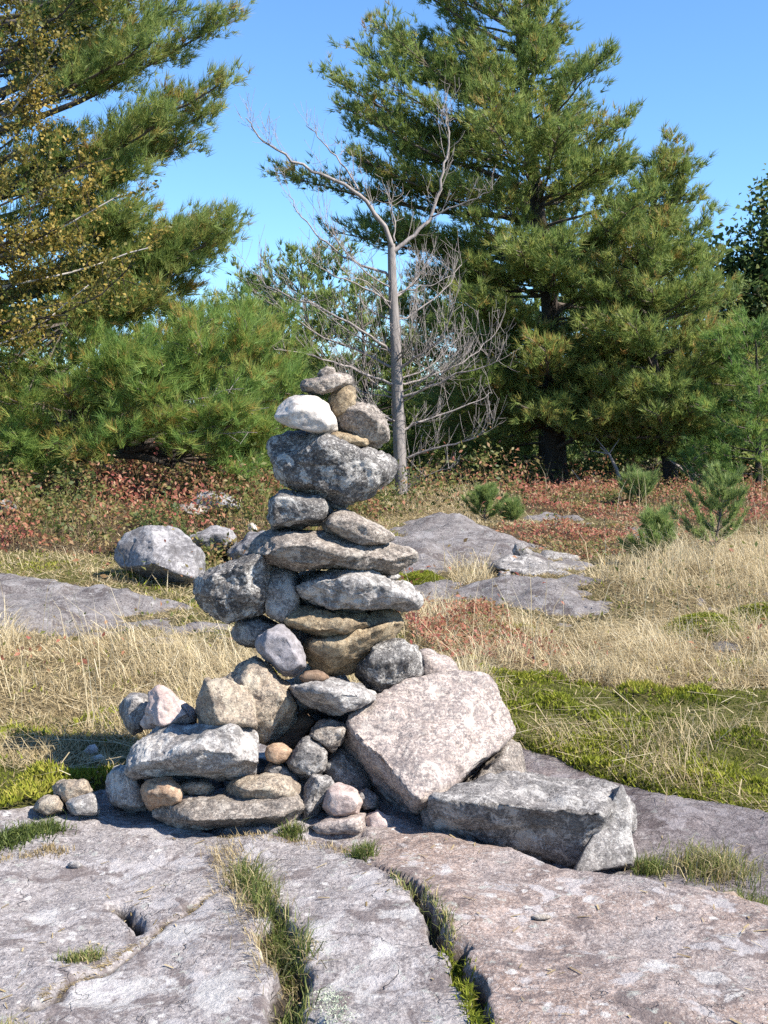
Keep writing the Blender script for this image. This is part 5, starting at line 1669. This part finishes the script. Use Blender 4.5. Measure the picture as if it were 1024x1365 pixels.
tuft('little yellow tuft in the shallow left crack', [(90, 1262), (130, 1255)], 420, 0.04, 0.014, 411, tone=0.6)
tuft('dead grass mat lying in the shallow left crack', [(310, 1170), (190, 1240), (120, 1275), (60, 1300)], 900, 0.02, 0.009, 412, 'straw', (-0.9, -0.6, 0), 0.25)
tuft('dry brown tuft in the bottom left corner', [(-30, 1340), (0, 1350), (30, 1362)], 700, 0.06, 0.02, 413, tone=0.8)
tuft('rounded yellow green tuft right of the angular wedge', [(855, 1125), (875, 1128)], 450, 0.075, 0.025, 414, tone=0.5, lean=(0.1, -0.1, 0), on='rock')
tuft('pale fluffy tuft between the wedge and the right edge', [(915, 1118), (950, 1130), (980, 1140)], 1100, 0.08, 0.05, 415, tone=0.72, lean=(0.2, -0.1, 0))
tuft('green grass fringe at the right edge behind the front slab', [(985, 1165), (1010, 1175), (1050, 1190)], 900, 0.05, 0.05, 416, tone=0.5)
tuft('mint grey lichen cushion beside the wide crack', [(430, 1310), (445, 1330), (455, 1350)], 2600, 0.012, 0.018, 417, 'mint_lichen', (0, 0, 0), 0.5, 0.006, name='lichen_cushion', cat='lichen')

tuft('small bright green leafy plant on the moss at the right', [(965, 890), (1000, 890)], 260, 0.06, 0.06, 418, 'moss', (0, 0, 0), 0.75, 0.012, on='ground', name='leafy_plant', cat='plant')

# weathered stick and chips at the right
st = empty('weathered_stick', np.array([*ground_pt(950, 1172)[:2], rock_z(*ground_pt(950, 1172)[:2])]), 'weathered brown stick lying at the right edge of the slab', 'stick')
t_ = Tubes()
za = lambda px, py, h: np.array([*ground_pt(px, py)[:2], rock_z(*ground_pt(px, py)[:2]) + h])
t_.add([za(935, 1166, 0.02), za(955, 1168, 0.028), za(978, 1169, 0.03), za(990, 1172, 0.02)], [0.012, 0.015, 0.017, 0.01], 7)
t_.add([za(972, 1168, 0.03), za(982, 1180, 0.015)], [0.014, 0.006], 6)
t_.build('stick', M['driftwood'], st, st.location)


def chip(label, px, py, s, mat, h=0.4):
    g_ = ground_pt(px, py)
    zr = rock_z(g_[0], g_[1])
    k = g_[1] / FPX
    ol = [(px - s, py), (px - s * 0.6, py - s * h), (px + s * 0.3, py - s * h * 1.1), (px + s, py - s * 0.1), (px + s * 0.4, py + s * h * 0.7), (px - s * 0.5, py + s * h * 0.6)]
    o = stone('stone_chip', label, Z0, ol, g_[1], s * k * 1.4, mat, res=3, cat='stone', group='loose chips on the bedrock')
    o.location.z = zr + s * k * h * 0.5


chip('thin dark flake lying on the pale lichen of the front slab', 722, 1226, 14, M['slab'], 0.3)
chip('small white chip beside the leafy clump at the left', 100, 1147, 10, M['grey_light'], 0.6)
chip('pale chip beside the weathered stick', 994, 1166, 8, M['white'], 0.6)

# needle litter and grit on the near bedrock
r = np.random.default_rng(501)
n = 2200
Y = 2.3 + r.uniform(0, 1, n) * 1.7
X = r.uniform(-1, 1, n) * (0.38 * Y + 0.5)
zn, dn, wn_, on_, dp_ = near_rock(X[:, None], Y[:, None])
k = (edge_s(X, Y) < -0.05) & (r.uniform(0, 1, n) < np.clip(0.25 + 0.6 * fbm(np.stack([X, Y, 0 * X], -1) * 3, 3, seed=502) + dn[:, 0], 0.03, 1))
P = np.stack([X, Y, zn[:, 0] + 0.004], -1)[k]
n = len(P)
d = unit(r.normal(0, 1, (n, 3)) * [1, 1, 0.15]) * r.uniform(0.004, 0.02, (n, 1))
s_ = unit(np.cross(d, [0, 0, 1.0])) * r.uniform(0.0008, 0.003, (n, 1))
V = np.stack([P - d - s_, P - d + s_, P + d + s_, P + d - s_], 1).reshape(-1, 3)
o = link('needle_litter', new_mesh('needle_litter', V, np.arange(n * 4).reshape(-1, 4), {'rnd': np.repeat(r.uniform(0, 0.6, n), 4)}), M['straw'])
tag(o, 'dry needles and bits of straw scattered over the bedrock', 'litter', kind='stuff')
